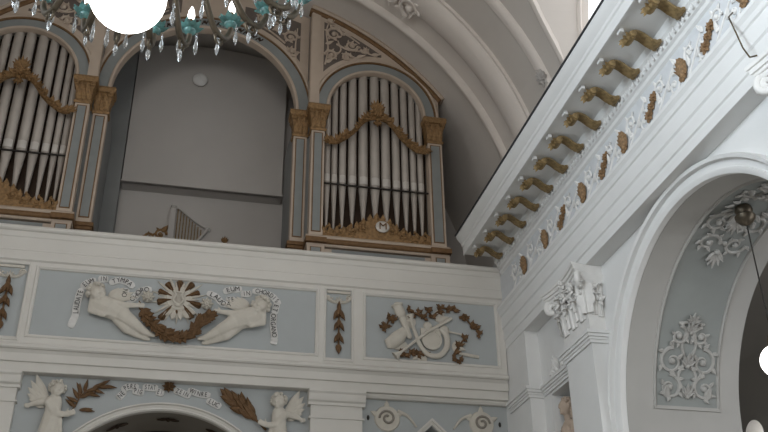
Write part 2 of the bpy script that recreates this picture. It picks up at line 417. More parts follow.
# --- entablature (right; and its mirror on the left)
prof_arch = [(4.02, 5.617), (3.80, 5.617), (3.80, 5.72), (3.785, 5.73), (3.785, 5.86), (3.77, 5.875), (3.77, 6.02), (3.755, 6.03), (3.745, 6.07), (3.72, 6.10), (3.72, 6.135), (3.80, 6.16), (4.02, 6.16)]
prof_frieze = [(4.02, 6.155), (3.80, 6.155), (3.80, 6.57), (4.02, 6.57)]
prof_corn = [(4.1, 6.565), (3.80, 6.565), (3.775, 6.58), (3.765, 6.61), (3.79, 6.625), (3.755, 6.64), (3.735, 6.68), (3.735, 6.70), (3.71, 6.72), (3.70, 6.80), (3.34, 6.80), (3.33, 6.785), (3.315, 6.785), (3.315, 6.90), (3.30, 6.91), (3.295, 6.94), (3.265, 6.97), (3.24, 7.01), (3.235, 7.05), (4.1, 7.07)]
YE = 9.93
for s, nm in ((1, 'right'), (-1, 'left')):
    cx = 0 if s > 0 else -.06
    def fl(p): return [((q[0] if s > 0 else cx-q[0]), q[1]) for q in p]
    k = 10 if s > 0 else 20
    struct('trim_%d' % k, sweep(MB(), fl(prof_arch), 'y', -6, 10.6), 'white2', 25, 'white stepped architrave along the %s wall' % nm)
    struct('trim_%d' % (k+1), sweep(MB(), fl(prof_frieze), 'y', -6, 10.6), 'fblue', 25, 'pale blue frieze along the %s wall' % nm)
    mm = sweep(MB(), fl(prof_corn), 'y', -6, YE)
    if s > 0:
        y = YE-.05
        while y > 3.6:                                        # small slanting tongues cut in the bed mould
            mm.prism([(3.733, y, 6.645), (3.733, y-.03, 6.645), (3.733, y-.015, 6.70)], (-.012, 0, .01)); y -= .075
    struct('trim_%d' % (k+2), mm, 'white2', 25, 'projecting white cornice along the %s wall' % nm)
    struct('trim_%d' % (k+3), sweep(MB(), fl([(4.1, 7.068), (3.22, 7.045), (3.22, 7.062), (4.1, 7.085)]), 'y', -6, YE+.015), 'roof', 0, 'dark capping on the %s cornice' % nm)
# coffers between the brackets on the cornice soffit
MODY = [9.68-.408*i for i in range(13)]
# --- gallery front
PX0, PX1 = -4.0, 3.80
def gallery():
    m = MB()
    sweep(m, [(10.03, 5.25), (10.03, 6.68), (10.35, 6.68), (10.35, 5.25)], 'x', PX0, PX1)
    # cap and upper mouldings
    sweep(m, [(10.1, 6.54), (10.0, 6.54), (9.99, 6.555), (9.99, 6.615), (9.965, 6.625), (9.955, 6.64), (9.955, 6.665), (9.985, 6.69), (10.36, 6.69), (10.36, 6.6)], 'x', PX0, PX1)
    sweep(m, [(10.1, 6.375), (10.0, 6.375), (9.995, 6.39), (10.0, 6.40), (10.0, 6.55), (10.1, 6.55)], 'x', PX0, PX1)
    sweep(m, [(10.1, 6.25), (10.01, 6.25), (10.0, 6.26), (9.985, 6.27), (9.985, 6.365), (10.0, 6.375), (10.1, 6.385)], 'x', PX0, PX1)
    # lower cornice
    sweep(m, [(10.2, 5.235), (9.985, 5.235), (9.97, 5.25), (9.97, 5.275), (9.985, 5.29), (10.0, 5.30), (10.2, 5.30)], 'x', PX0, PX1)
    sweep(m, [(10.2, 5.19), (10.035, 5.19), (10.03, 5.2), (10.01, 5.235), (10.2, 5.24)], 'x', PX0, PX1)
    sweep(m, [(10.2, 5.10), (10.02, 5.10), (10.01, 5.105), (10.005, 5.19), (10.2, 5.19)], 'x', PX0, PX1)
    sweep(m, [(10.2, 5.0), (10.045, 5.0), (10.04, 5.005), (10.035, 5.10), (10.2, 5.11)], 'x', PX0, PX1)
    # solid fields between the sunk panels
    for x0, x1 in ((PX0, -3.82), (-2.17, -2.10), (-1.68, -1.63), (1.545, 1.60), (1.95, 2.06), (3.735, PX1)):
        m.box(x0, x1, 10.0, 10.05, 5.365, 6.215)
    m.box(PX0, PX1, 10.0, 10.05, 6.215, 6.25); m.box(PX0, PX1, 10.0, 10.05, 5.30, 5.365)
    # underside slab
    m.box(PX0, PX1, 10.2, 12.2, 5.25, 5.45)
    return struct('wall_gallery', m, 'white', 25, 'white parapet of the organ gallery')
gallery()
def frame(m, x0, x1, z0, z1, y=10.0, wd=.045, d=.012):
    secs = [(0, 0), (.008, -d), (.02, -d), (.028, -.003), (wd-.008, .0), (wd, .03)]
    cs = [(x0, z0, 1, 1), (x1, z0, -1, 1), (x1, z1, -1, -1), (x0, z1, 1, -1)]
    rs = [[Vector((x+sx*o, y+dy, z+sz*o)) for o, dy in secs] for x, z, sx, sz in cs]
    rs.append(rs[0]); m.rings(rs, closed=False, caps=False)
m = MB()
PAN = [(-1.63, 1.545, 5.365, 6.215), (2.06, 3.735, 5.365, 6.215), (1.60, 1.95, 5.32, 6.235), (-2.10, -1.68, 5.32, 6.235), (-3.82, -2.17, 5.365, 6.215)]
for x0, x1, z0, z1 in PAN: frame(m, x0, x1, z0, z1, wd=.045 if x1-x0 > 1 else .02)
struct('trim_15', m, 'white', 25, 'moulded white frames of the parapet panels')
for i, (x0, x1, z0, z1) in enumerate(PAN):
    struct('trim_%d' % (30+i), MB().box(x0+.01, x1-.01, 10.022, 10.04, z0+.01, z1-.01), 'blue', 0,
           ['wide blue grey parapet panel behind the cherubs', 'blue grey parapet panel behind the instruments', 'narrow blue grey parapet panel right of the cherubs', 'narrow blue grey parapet panel left of the cherubs', 'blue grey parapet panel at the far left'][i])
# --- wall under the gallery with a low arch
AX, AZ, AR = -.07, 3.41, 1.29
def under():
    m = MB(); y = 10.16; zt = 5.25
    def rect(x0, x1, z0, z1): m.add([(x0, y, z0), (x1, y, z0), (x1, y, z1), (x0, y, z1)], [(0, 1, 2, 3)])
    rect(-4.0, AX-AR, 0, zt); rect(AX+AR, 2.89-.2, 0, zt); rect(2.89+.2, 3.97, 0, zt)
    n = 40
    for i in range(n):
        a, b = pi-pi*i/n, pi-pi*(i+1)/n
        x0, z0, x1, z1 = AX+AR*cos(a), AZ+AR*sin(a), AX+AR*cos(b), AZ+AR*sin(b)
        m.add([(x0, y, z0), (x1, y, z1), (x1, y, zt), (x0, y, zt)], [(0, 1, 2, 3)])
    # pointed opening in the right bay
    m.add([(2.69, y, 4.50), (2.89, y, 4.68), (2.89, y, zt), (2.69, y, zt)], [(0, 1, 2, 3)])
    m.add([(2.89, y, 4.68), (3.09, y, 4.50), (3.09, y, zt), (2.89, y, zt)], [(0, 1, 2, 3)])
    m.add([(2.69, y, 4.50), (2.89, y, 4.68), (2.89, y+.3, 4.68), (2.69, y+.3, 4.50)], [(0, 1, 2, 3)])
    m.add([(3.09, y, 4.50), (2.89, y, 4.68), (2.89, y+.3, 4.68), (3.09, y+.3, 4.50)], [(0, 1, 2, 3)])
    return struct('wall_under_gallery', m, 'blue', 30, 'blue grey wall under the gallery')
under()
m = MB(); arcsweep(m, 'y', AX, AZ, 0, pi, 56, [(1.275, 10.2), (1.275, 10.13), (1.29, 10.115), (1.305, 10.12), (1.31, 10.135), (1.335, 10.125), (1.345, 10.10), (1.36, 10.105), (1.37, 10.2)])
for s in (-1, 1): 
    xs = sorted((AX+s*1.275, AX+s*1.37)); m.box(xs[0], xs[1], 10.11, 10.2, 0, AZ)
struct('trim_16', m, 'white', 40, 'white moulded arch under the gallery')
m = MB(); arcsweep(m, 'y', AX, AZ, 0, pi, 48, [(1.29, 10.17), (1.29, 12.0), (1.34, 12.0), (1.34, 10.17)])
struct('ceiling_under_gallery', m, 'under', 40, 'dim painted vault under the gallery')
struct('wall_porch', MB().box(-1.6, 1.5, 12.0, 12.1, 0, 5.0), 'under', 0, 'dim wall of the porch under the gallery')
m = MB(); arcsweep(m, 'y', AX, AZ, 0.1, pi-.1, 48, [(1.285, 10.95), (1.265, 10.95), (1.265, 10.98), (1.285, 10.98)])
struct('trim_17', m, 'roof', 40, 'dark painted line across the porch vault')
struct('wall_back_niche', MB().box(2.6, 3.2, 10.46, 10.5, 3, 5.0), 'under', 0, 'dark back of the pointed niche')
m = MB()
for sx in (-1, 1):
    a = Vector((2.89, 0, 4.69)); b = Vector((2.89+sx*.24, 0, 4.47)); nrm = Vector((sx*.66, 0, .75))
    for o0, o1, d in ((0, .03, .03), (.03, .055, .05)):
        m.prism([(a.x, 10.165, a.z+o0*1.4), (b.x+nrm.x*o0, 10.165, b.z+nrm.z*o0), (b.x+nrm.x*o1, 10.165, b.z+nrm.z*o1), (a.x, 10.165, a.z+o1*1.4)], (0, -d, 0))
struct('trim_18', m, 'white', 0, 'white pointed hood over the niche under the gallery')
# white corner fillets between cornice and the wall of the right bay
sweepm = sweep(MB(), [(10.17, 4.955), (10.10, 4.955), (10.08, 4.98), (10.08, 5.0), (10.17, 5.005)], 'x', 2.10, 3.80)
struct('trim_19', sweepm, 'white', 0, 'cove above the right bay under the gallery')

# ================================================================== ORNAMENT HELPERS
def smooth_pts(pts, n=6):
    P = [Vector(p) for p in pts]; P = [2*P[0]-P[1]]+P+[2*P[-1]-P[-2]]; out = []
    for i in range(1, len(P)-2):
        a, b, c, d = P[i-1:i+3]
        for k in range(n):
            t = k/n; out.append(.5*((2*b)+(c-a)*t+(2*a-5*b+4*c-d)*t*t+(3*b-a-3*c+d)*t**3))
    return out+[P[-2]]
def spiral(c, r0, r1, a0, turns, n=22):
    return [(c[0]+(r0+(r1-r0)*i/n)*cos(a0+2*pi*turns*i/n), c[1]+(r0+(r1-r0)*i/n)*sin(a0+2*pi*turns*i/n)) for i in range(n+1)]
def vine(m, f, uv, w0, w1=None, h=.6, n=6):
    """half sunk rounded strand along (u, v) points on the surface f(u, v, height)"""
    w1 = w0 if w1 is None else w1; k = len(uv)
    m.tube([f(u, v, w0*h*.4) for u, v in uv], [w0+(w1-w0)*i/(k-1) for i in range(k)], n)
def fleaf(m, f, uv, ang, L, W, H=.02, curl=.1, lobes=0):
    b = f(uv[0], uv[1], 0); d = f(uv[0]+cos(ang)*.01, uv[1]+sin(ang)*.01, 0)-b
    nrm = f(uv[0], uv[1], .01)-b
    m.leaf(b+nrm.normalized()*H*.3, d, nrm, L, W, H, curl, lobes)
def palmette(m, f, uv, r, k=7, spread=2.4, ang=pi/2, H=.02):
    for i in range(k):
        a = ang+spread*(i/(k-1)-.5); fleaf(m, f, uv, a, r*(1-.25*abs(i/(k-1)-.5)*2), r*.34, H, .25)
    m.ell(f(uv[0], uv[1], H*.6), r*.18, nu=8, nv=6)
def rosette(m, f, uv, r, k=8, H=.02):
    for i in range(k): fleaf(m, f, uv, 2*pi*i/k, r, r*.6, H, .2)
    for i in range(k): fleaf(m, lambda u, v, h: f(u, v, h+H*.6), uv, 2*pi*(i+.5)/k, r*.62, r*.4, H, .3)
    m.ell(f(uv[0], uv[1], H*1.3), r*.22, nu=8, nv=6)
def acanthus(m, f, c, r, a0, turns, w, leaves=5):
    """spiral scroll with leaves springing off it"""
    sp = spiral(c, r, r*.12, a0, turns); vine(m, f, sp, w, w*.45)
    for i in range(leaves):
        k = int(len(sp)*.7*i/leaves); u, v = sp[k]; a = atan2(v-c[1], u-c[0])
        fleaf(m, f, (u, v), a+(.7 if turns > 0 else -.7), r*.55, r*.34, w*.9, .25)
    m.ell(f(c[0], c[1], w*.5), w*1.5, nu=8, nv=6)
ORD = ['first', 'second', 'third', 'fourth', 'fifth', 'sixth', 'seventh', 'eighth', 'ninth', 'tenth', 'eleventh', 'twelfth', 'thirteenth']

# ================================================================== BRACKETS UNDER THE CORNICE
def make_bracket():
    t = thing('cornice_bracket', '', 'bracket', (3.52, MODY[0], 6.775), 'gilded brackets under the right cornice')
    y = MODY[0]; wd = .052
    top = [(3.71, 6.695), (3.67, 6.695), (3.62, 6.715), (3.565, 6.758), (3.51, 6.776), (3.46, 6.765), (3.43, 6.735), (3.435, 6.705), (3.46, 6.695), (3.48, 6.71)]
    rs = []; pp = [Vector((a, b, 0)) for a, b in top]; pp = smooth_pts(pp, 4)
    for i, p in enumerate(pp):
        q0, q1 = pp[max(i-1, 0)], pp[min(i+1, len(pp)-1)]; tg = (q1-q0).normalized(); nx, nz = -tg.y, tg.x
        th = .014*(1-.3*i/len(pp))+(.009 if i < 6 else 0)
        wv = wd*(1+.25*(1 if i < 3 else 0))
        sec = [(-1, .7), (-.6, 1), (-.25, .75), (0, 1), (.25, .75), (.6, 1), (1, .7), (1, -.7), (.6, -1), (.25, -.75), (0, -1), (-.25, -.75), (-.6, -1), (-1, -.7)]
        rs.append([Vector((p.x+nx*b*th, y+a*wv, p.y+nz*b*th)) for a, b in sec])
    m = MB(); m.rings(rs); m.build('scroll', 'gold', t)
    for sy in (-1, 1):
        m = MB(); m.lathe([(.01, 0), (.030, 0), (.030, .01), (.014, .018), (.001, .018)], (3.458, y+sy*.06, 6.728), 14, (0, sy, 0)); m.build('volute', 'gold', t)
    m = MB()
    for q in (-.04, .0, .04):
        for dx, dz, L in ((-1, .05, .045), (-.8, -.6, .06), (-.35, -1, .065)): m.leaf((3.43, y+q, 6.73), (dx, q*6, dz), (0, -1 if q <= 0 else 1, 0), L, .038, .012, .25)
    m.ell((3.437, y, 6.733), (.014, .055, .018), None, 8, 6); m.build('acanthus_leaf', 'gold', t)
    m = MB(); m.box(3.36, 3.395, y-.03, y+.03, 6.765, 6.80)
    m.build('end_block', 'white2', t)
    return t
b0 = make_bracket()
for i, y in enumerate(MODY):
    b = b0 if i == 0 else dup(b0); b.location = (3.52, y, 6.775)
    b['label'] = '%s gilded scroll bracket under the right cornice counting from the organ gallery' % ORD[i]

# ================================================================== FRIEZE ORNAMENT
FR = lambda u, v, h: Vector((3.80-h, u, v))
PAL = [9.14, 8.48, 7.46, 6.53, 5.44, 4.53]; CLU = [6.955, 5.98, 5.03, 8.0]
for i, y in enumerate(PAL):
    m = MB(); palmette(m, FR, (y, 6.27), .16, 7, 1.5, pi/2, .03); palmette(m, FR, (y, 6.30), .10, 5, 1.6, -pi/2, .025)
    m.ell(FR(y, 6.34, .03), (.035, .05, .10)); o = m.build('frieze_palmette', 'fgold', origin=FR(y, 6.2, 0))
    tag(o, '%s gilt upright palmette on the blue frieze counting from the gallery corner' % ORD[i], 'ornament', 'gilt palmettes on the frieze')
for i, y in enumerate(sorted(CLU, reverse=True)):
    m = MB()
    for dy, dz, r in ((.06, -.055, .062), (-.06, .055, .058), (.0, .0, .048)):
        rosette(m, FR, (y+dy, 6.335+dz), r, 6, .028)
    o = m.build('frieze_leaf_cluster', 'fgold', origin=FR(y, 6.2, 0))
    tag(o, '%s small gilt leaf cluster between palmettes on the frieze from the gallery' % ORD[i], 'ornament', 'gilt leaf clusters on the frieze')
sp = sorted(PAL+CLU+[9.62], reverse=True)
for i, (ya, yb) in enumerate(zip(sp, sp[1:])):
    m = MB(); c = (ya+yb)/2; L = (ya-yb)
    r = min(.13, L*.24)
    acanthus(m, FR, (c+L*.22, 6.42), r*.8, -pi*.5, 1.4, .015, 5)
    acanthus(m, FR, (c-L*.20, 6.29), r*.8, pi*.5, 1.4, .015, 5)
    vine(m, FR, [(p.x, p.y) for p in smooth_pts([(c+L*.34, 6.22, 0), (c+L*.2, 6.28, 0), (c, 6.36, 0), (c-L*.2, 6.44, 0), (c-L*.34, 6.50, 0)])], .014, .008)
    for du, dv, an in ((.30, .0, 2.0), (.0, .0, 2.6), (-.35, .14, 1.2), (.1, -.10, 4.0)): fleaf(m, FR, (c+L*du, 6.30+dv), an, .09, .05, .02, .3)
    o = m.build('frieze_scroll', 'wstucco', origin=FR(c, 6.2, 0))
    tag(o, '%s white stucco leaf scroll on the frieze counting from the gallery' % ORD[i], 'ornament', 'white stucco scrolls on the frieze')
m = MB(); m.tube([(3.76, 4.66, 6.26), (3.70, 4.64, 6.19), (3.68, 4.58, 6.0), (3.66, 4.52, 5.80), (3.64, 4.45, 5.66), (3.64, 4.38, 5.62)], .006, 6)
tag(m.build('hanging_wire', 'brass', origin=(3.76, 4.66, 6.26)), 'thin brown wire drooping from the frieze to the capital at upper right', 'wire')

# ================================================================== PILASTERS WITH CAPITALS
def pilaster(y0, y1, label):
    yc, hw = (y0+y1)/2, (y1-y0)/2
    t = thing('pilaster', label, 'pilaster', (3.88, yc, 0))
    m = MB(); m.box(3.80, XW, y0, y1, 0, 4.84); m.build('shaft', 'white2', t, 0)
    m = MB()
    for z0, z1, d in ((4.83, 4.86, .02), (4.86, 4.885, .03), (4.885, 4.915, .045), (4.915, 4.95, .06)): m.box(3.80-d, XW, y0-d, y1+d, z0, z1)
    m.build('impost_moulding', 'white2', t, 0)
    cap = MB()
    prof = [(4.95, .0), (5.0, .0), (5.2, .005), (5.38, .02), (5.47, .055), (5.52, .08)]
    cap.rings([[Vector((XW, y0-d, z)), Vector((3.80-d, y0-d, z)), Vector((3.80-d, y1+d, z)), Vector((XW, y1+d, z))] for z, d in prof])
    c = cap.build('capital', 'wstucco', t, 30)
    m = MB()                                              # abacus with hollow sides
    def outline(d, z):
        out = [Vector((XW, y0-.06-d*.3, z))]; n = 10
        out += [Vector((XW-.001-(.30+d)*i/4, y0-.06-d*.6*(i/4)**2-.03*(i/4)**2, z)) for i in range(1, 5)]
        out += [Vector((XW-.30-d+.045*sin(pi*i/n), y0-.09-d*.6+(2*hw+.18+1.2*d)*i/n, z)) for i in range(1, n)]
        out += [Vector((XW-.001-(.30+d)*i/4, y1+.06+d*.6*(i/4)**2+.03*(i/4)**2, z)) for i in range(4, 0, -1)]
        out.append(Vector((XW, y1+.06+d*.3, z))); return out
    m.rings([outline(d, z) for z, d in ((5.49, -.03), (5.505, -.02), (5.525, -.02), (5.53, -.005), (5.55, .0), (5.555, .015), (5.585, .02), (5.59, .035), (5.616, .04))])
    m.build('abacus', 'wstucco', c, 30)
    def al(base, d, L, W, out):                           # curling acanthus leaf
        m = MB(); base = Vector(base); d = Vector(d); up = Vector((0, 0, 1)); side = up.cross(d).normalized(); rs = []
        for i in range(11):
            u = i/10; ang = max(0, (u-.55)/.45)*2.5
            h = L*min(u, .62)+L*.16*sin(min(ang, pi)); o = .012+out*.25*u+out*.75*(1-cos(ang))/2
            wd = W*.5*(.75+.45*sin(pi*u))*(1-.55*max(0, u-.6)/.4)*(1+.16*cos(u*6*pi))
            p = base+up*h+d*o; th = .012
            rs.append([p-side*wd-d*.006, p-side*wd*.55+d*.014, p-side*.12*wd+d*.004, p+d*.022, p+side*.12*wd+d*.004, p+side*wd*.55+d*.014, p+side*wd-d*.006, p+side*wd*.5-d*th, p-side*wd*.5-d*th])
        return m.rings(rs)
    F = (-1, 0, 0)
    leaves = [((3.80, yc+o, 5.09), F, .27, .15, .11) for o in (-hw*.66, 0, hw*.66)]
    leaves += [((3.80, yc+o, 5.13), F, .42, .15, .14) for o in (-hw*.33, hw*.33)]
    leaves += [((3.80, y0, 5.13), Vector((-1, -1, 0)).normalized(), .39, .15, .15), ((3.80, y1, 5.13), Vector((-1, 1, 0)).normalized(), .39, .15, .15)]
    leaves += [((3.885, y0, 5.12), (0, -1, 0), .26, .12, .08), ((3.93, y0, 5.10), (0, -1, 0), .44, .07, .08), ((3.885, y1, 5.09), (0, 1, 0), .27, .12, .08)]
    for a in leaves: al(*a).build('acanthus_leaf', 'wstucco', c, 60)
    for sy, yy in ((-1, y0-.03), (1, y1+.03)):
        m = MB(); d = Vector((-1, sy, 0)).normalized(); o = Vector((3.745, yy, 5.45))
        m.tube([o+d*u+Vector((0, 0, v)) for u, v in spiral((.02, 0), .085, .012, pi*.75, -1.6)], .030, 8)
        m.build('volute', 'wstucco', c, 60)
    for sy in (-1, 1):
        m = MB()
        m.tube([Vector((3.72, yc+sy*(.06-u), 5.44+v)) for u, v in spiral((0, 0), .065, .01, 0, -1.5)], .013, 7)
        m.tube([(3.76, yc+sy*hw*.35, 5.22), (3.735, yc+sy*.12, 5.36), (3.72, yc+sy*.0, 5.44)], .016, 7)
        m.build('helix', 'wstucco', c, 60)
    for k in range(7):
        yy = y0+(y1-y0)*(k+.5)/7; zz = 5.33+.10*(k % 2); m = MB(); ff = lambda u, v, h: Vector((3.775-.04*(k % 2)-h, u, v))
        for a in (pi*.5, pi*.5+.9, pi*.5-.9, -pi*.5, pi, 0): fleaf(m, ff, (yy, zz), a, .075, .05, .03, .5)
        m.ell(ff(yy, zz, .035), .022, None, 8, 6); m.build('leaf_cluster', 'wstucco', c, 60)
    for k in range(2):
        xx = 3.85+.07*k; m = MB(); ff = lambda u, v, h: Vector((u, y0-.035-h, v))
        for a in (pi*.5, pi*.5+.9, pi*.5-.9, -pi*.5): fleaf(m, ff, (xx, 5.38-.12*k), a, .07, .045, .03, .5)
        m.ell(ff(xx, 5.38-.12*k, .03), .02, None, 8, 6); m.build('leaf_cluster', 'wstucco', c, 60)
    m = MB(); rosette(m, lambda u, v, h: Vector((3.72-h, u, v)), (yc, 5.56), .07, 6, .03); m.build('abacus_flower', 'wstucco', c, 60)
    return t
pilaster(7.72, 8.33, 'white pilaster with leafy capital between the round arch and the statue niche')
pilaster(3.80, 4.41, 'white pilaster whose scrolled capital shows at the upper right edge')
t = thing('corner_pilaster', 'plain white pilaster in the corner where the gallery meets the right wall', 'pilaster', (3.88, 9.7, 0))
m = MB(); m.box(3.81, XW+.02, 9.40, 10.16, 0, 5.617); m.build('shaft', 'white2', t, 0)
m = MB()
for z0, z1, d in ((4.83, 4.86, .02), (4.86, 4.885, .03), (4.885, 4.915, .045), (4.915, 4.95, .06)): m.box(3.81-d, XW, 9.40-d, 10.0, z0, z1)
m.build('impost_moulding', 'white2', t, 0)
m = MB()
for z0, z1, d in ((4.83, 4.86, .02), (4.86, 4.885, .03), (4.885, 4.915, .045), (4.915, 4.95, .06)): m.box(XW-d, XW+.01, 8.40, 9.34, z0, z1)
struct('trim_40', m, 'white2', 0, 'white string course above the statue niche')
WR = lambda u, v, h: Vector((XW-h, u, v))
m = MB()
for s in (-1, 1):
    acanthus(m, WR, (8.93+s*.13, 5.02), .07, pi/2, -s*1.3, .014, 4)
palmette(m, WR, (8.93, 5.0), .15, 5, 1.6, pi/2, .03)
tag(m.build('niche_cresting', 'wstucco', origin=WR(8.93, 4.95, 0)), 'small white leaf cresting on the string course over the statue', 'ornament')

# statue in the niche
def statue():
    x, y = 4.06, 8.99; base = Vector((x, y, 3.4))
    t = thing('niche_statue', 'pale stone statue of a robed figure standing in the right wall niche', 'statue', base)
    V = lambda dx, dy, z: Vector((x+dx, y+dy, 3.4+(z-3.4)*1.045))
    m = MB()
    m.capsule(V(0, 0, 3.48), .15, V(0, 0, 3.9), .12); m.capsule(V(0, 0, 3.9), .12, V(-.01, 0, 4.28), .105)
    m.capsule(V(0, -.09, 4.36), .06, V(0, .09, 4.36), .06); m.capsule(V(0, 0, 4.25), .1, V(0, 0, 4.36), .08)
    m.capsule(V(-.01, 0, 4.38), .04, V(-.02, -.01, 4.48), .04)
    m.capsule(V(0, -.13, 4.35), .05, V(-.05, -.15, 4.12), .04); m.capsule(V(-.05, -.15, 4.12), .038, V(-.14, -.04, 4.16), .03)
    m.capsule(V(0, .13, 4.35), .05, V(-.04, .15, 4.12), .04); m.capsule(V(-.04, .15, 4.12), .038, V(-.14, .03, 4.22), .03)
    for k in range(7): a = pi*k/6+pi/2; m.capsule(V(.12*cos(a), .12*sin(a), 3.46), .035, V(.085*cos(a), .085*sin(a), 4.1), .02)
    H = V(-.03, -.02, 4.555)
    m.ell(H, (.075, .064, .095)); m.ell(H+Vector((-.03, 0, -.045)), (.045, .042, .045))
    m.ell(H+Vector((-.078, -.004, -.008)), (.014, .011, .024)); m.ell(H+Vector((-.066, 0, .022)), (.015, .042, .009))
    m.ell(H+Vector((-.068, 0, -.045)), (.010, .020, .006)); m.ell(H+Vector((-.062, 0, -.072)), (.016, .018, .014))
    for s in (-1, 1): m.ell(H+Vector((0, s*.066, -.01)), (.016, .010, .024)); m.ell(H+Vector((-.064, s*.024, .006)), (.008, .012, .007))
    for yy, dz in ((-.04, 4.16), (.03, 4.22)):
        for k in range(4): m.capsule(V(-.14, yy+.012*k-.018, dz+.004*k), .010, V(-.165, yy+.04+.006*k, dz+.02+.012*k), .008)
        m.capsule(V(-.14, yy-.02, dz+.02), .010, V(-.15, yy, dz+.045), .008)
    remeshed(m, 'body', 'skin', t, .009, 2)
    m = MB()
    for k in range(46):
        a = rnd.uniform(-2.2, 2.2); e = rnd.uniform(-.25, 1.4); d = Vector((cos(e)*cos(a), cos(e)*sin(a), sin(e)))
        if d.x < -.2 and d.z < .45: continue
        m.ell(H+Vector((d.x*.074, d.y*.066, d.z*.094+.004)), rnd.uniform(.016, .026), nu=7, nv=5)
    for s in (-1, 1):
        for k in range(4): m.ell(H+Vector((.03, s*.065, -.03-.03*k)), .022, nu=7, nv=5)
    m.build('hair', 'skin', t, 60)
statue()

# ================================================================== STUCCO ON THE ARCH SOFFIT, PENDANT LAMP
AS = lambda u, v, h: asurf(u, v/RA, h*.6+.006)
def soffit_panel(v0, sgn, label):
    m = MB(); c = 4.60; q = lambda dv: v0+sgn*dv
    pairs = [(.175, .10, .12, 1.35), (.155, .34, .13, -1.35), (.11, .58, .095, 1.3)]
    for dx, dv, r, tn in pairs:
        for s in (-1, 1): acanthus(m, AS, (c+s*dx, q(dv)), r, pi/2 if s*sgn > 0 else pi/2, tn*s*sgn, .020, 6)
    for s in (-1, 1):
        vine(m, AS, [(p.x, p.y) for p in smooth_pts([(c+s*.02, q(.04), 0), (c+s*.09, q(.20), 0), (c+s*.03, q(.34), 0), (c+s*.07, q(.50), 0), (c+s*.03, q(.66), 0)])], .02, .012)
    for dv, r in ((.02, .12), (.30, .13), (.62, .12)): palmette(m, AS, (c, q(dv)), r, 5, 1.8, pi/2*sgn, .03)
    vine(m, AS, [(c-.13, q(.70)), (c-.05, q(.71)), (c+.05, q(.71)), (c+.13, q(.70))], .014)
    palmette(m, AS, (c, q(.72)), .10, 5, 2.4, pi/2*sgn, .03)
    for s in (-1, 1): fleaf(m, AS, (c+s*.2, q(.0)), pi/2*sgn+s*sgn*-.2, .12, .08, .025, .3)
    tag(m.build('soffit_scrollwork', 'soffs', origin=AS(c, v0, 0)), label, 'ornament')
soffit_panel(RA*a0s+.07, 1, 'raised pale urn and scrollwork at the foot of the arch soffit nearest the gallery')
m = MB(); cr = RA*pi/2
for s in (-1, 1):
    for dx in (-.16, .16):
        acanthus(m, AS, (4.60+dx, cr+s*.26), .12, pi/2, (1.3 if dx*s > 0 else -1.3), .018, 6)
        acanthus(m, AS, (4.60+dx*.8, cr+s*.52), .11, 0, (1.3 if dx*s > 0 else -1.3), .018, 6)
    palmette(m, AS, (4.60, cr+s*.20), .16, 7, 2.2, s*pi/2, .025); palmette(m, AS, (4.60, cr+s*.62), .16, 5, 1.6, s*pi/2, .025)
for k in range(16): fleaf(m, AS, (4.60+.15*cos(2*pi*k/16), cr+.15*sin(2*pi*k/16)), 2*pi*k/16, .10, .05, .02, .2)
tag(m.build('soffit_medallion', 'soffs', origin=AS(4.6, cr, 0)), 'raised stucco leaf medallion round the lamp rose at the arch crown', 'ornament')

LX, LY = 4.52, 6.06
t = thing('pendant_lamp', 'pendant lamp with lit white globe on a thin cord in the arch', 'lamp', (LX, LY, 5.47))
m = MB(); m.lathe([(.001, 0), (.055, 0), (.07, -.02), (.075, -.05), (.06, -.08), (.085, -.10), (.08, -.13), (.05, -.165), (.015, -.185), (.001, -.19)], (LX, LY, 5.475), 20, (0, 0, 1))
m.build('ceiling_rose', 'darkbrass', t, 60)
m = MB(); m.tube([(LX, LY, 5.30), (LX, LY, 4.25)], .006, 6); m.build('cord', 'iron', t)
m = MB(); m.lathe([(.001, .10), (.03, .10), (.045, .06), (.05, 0), (.001, 0)], (LX, LY, 4.215), 16); m.build('cap', 'brass', t, 60)
m = MB(); m.ell((LX, LY, 4.10), .128, nu=28, nv=18); m.build('globe', 'globe', t, 60)

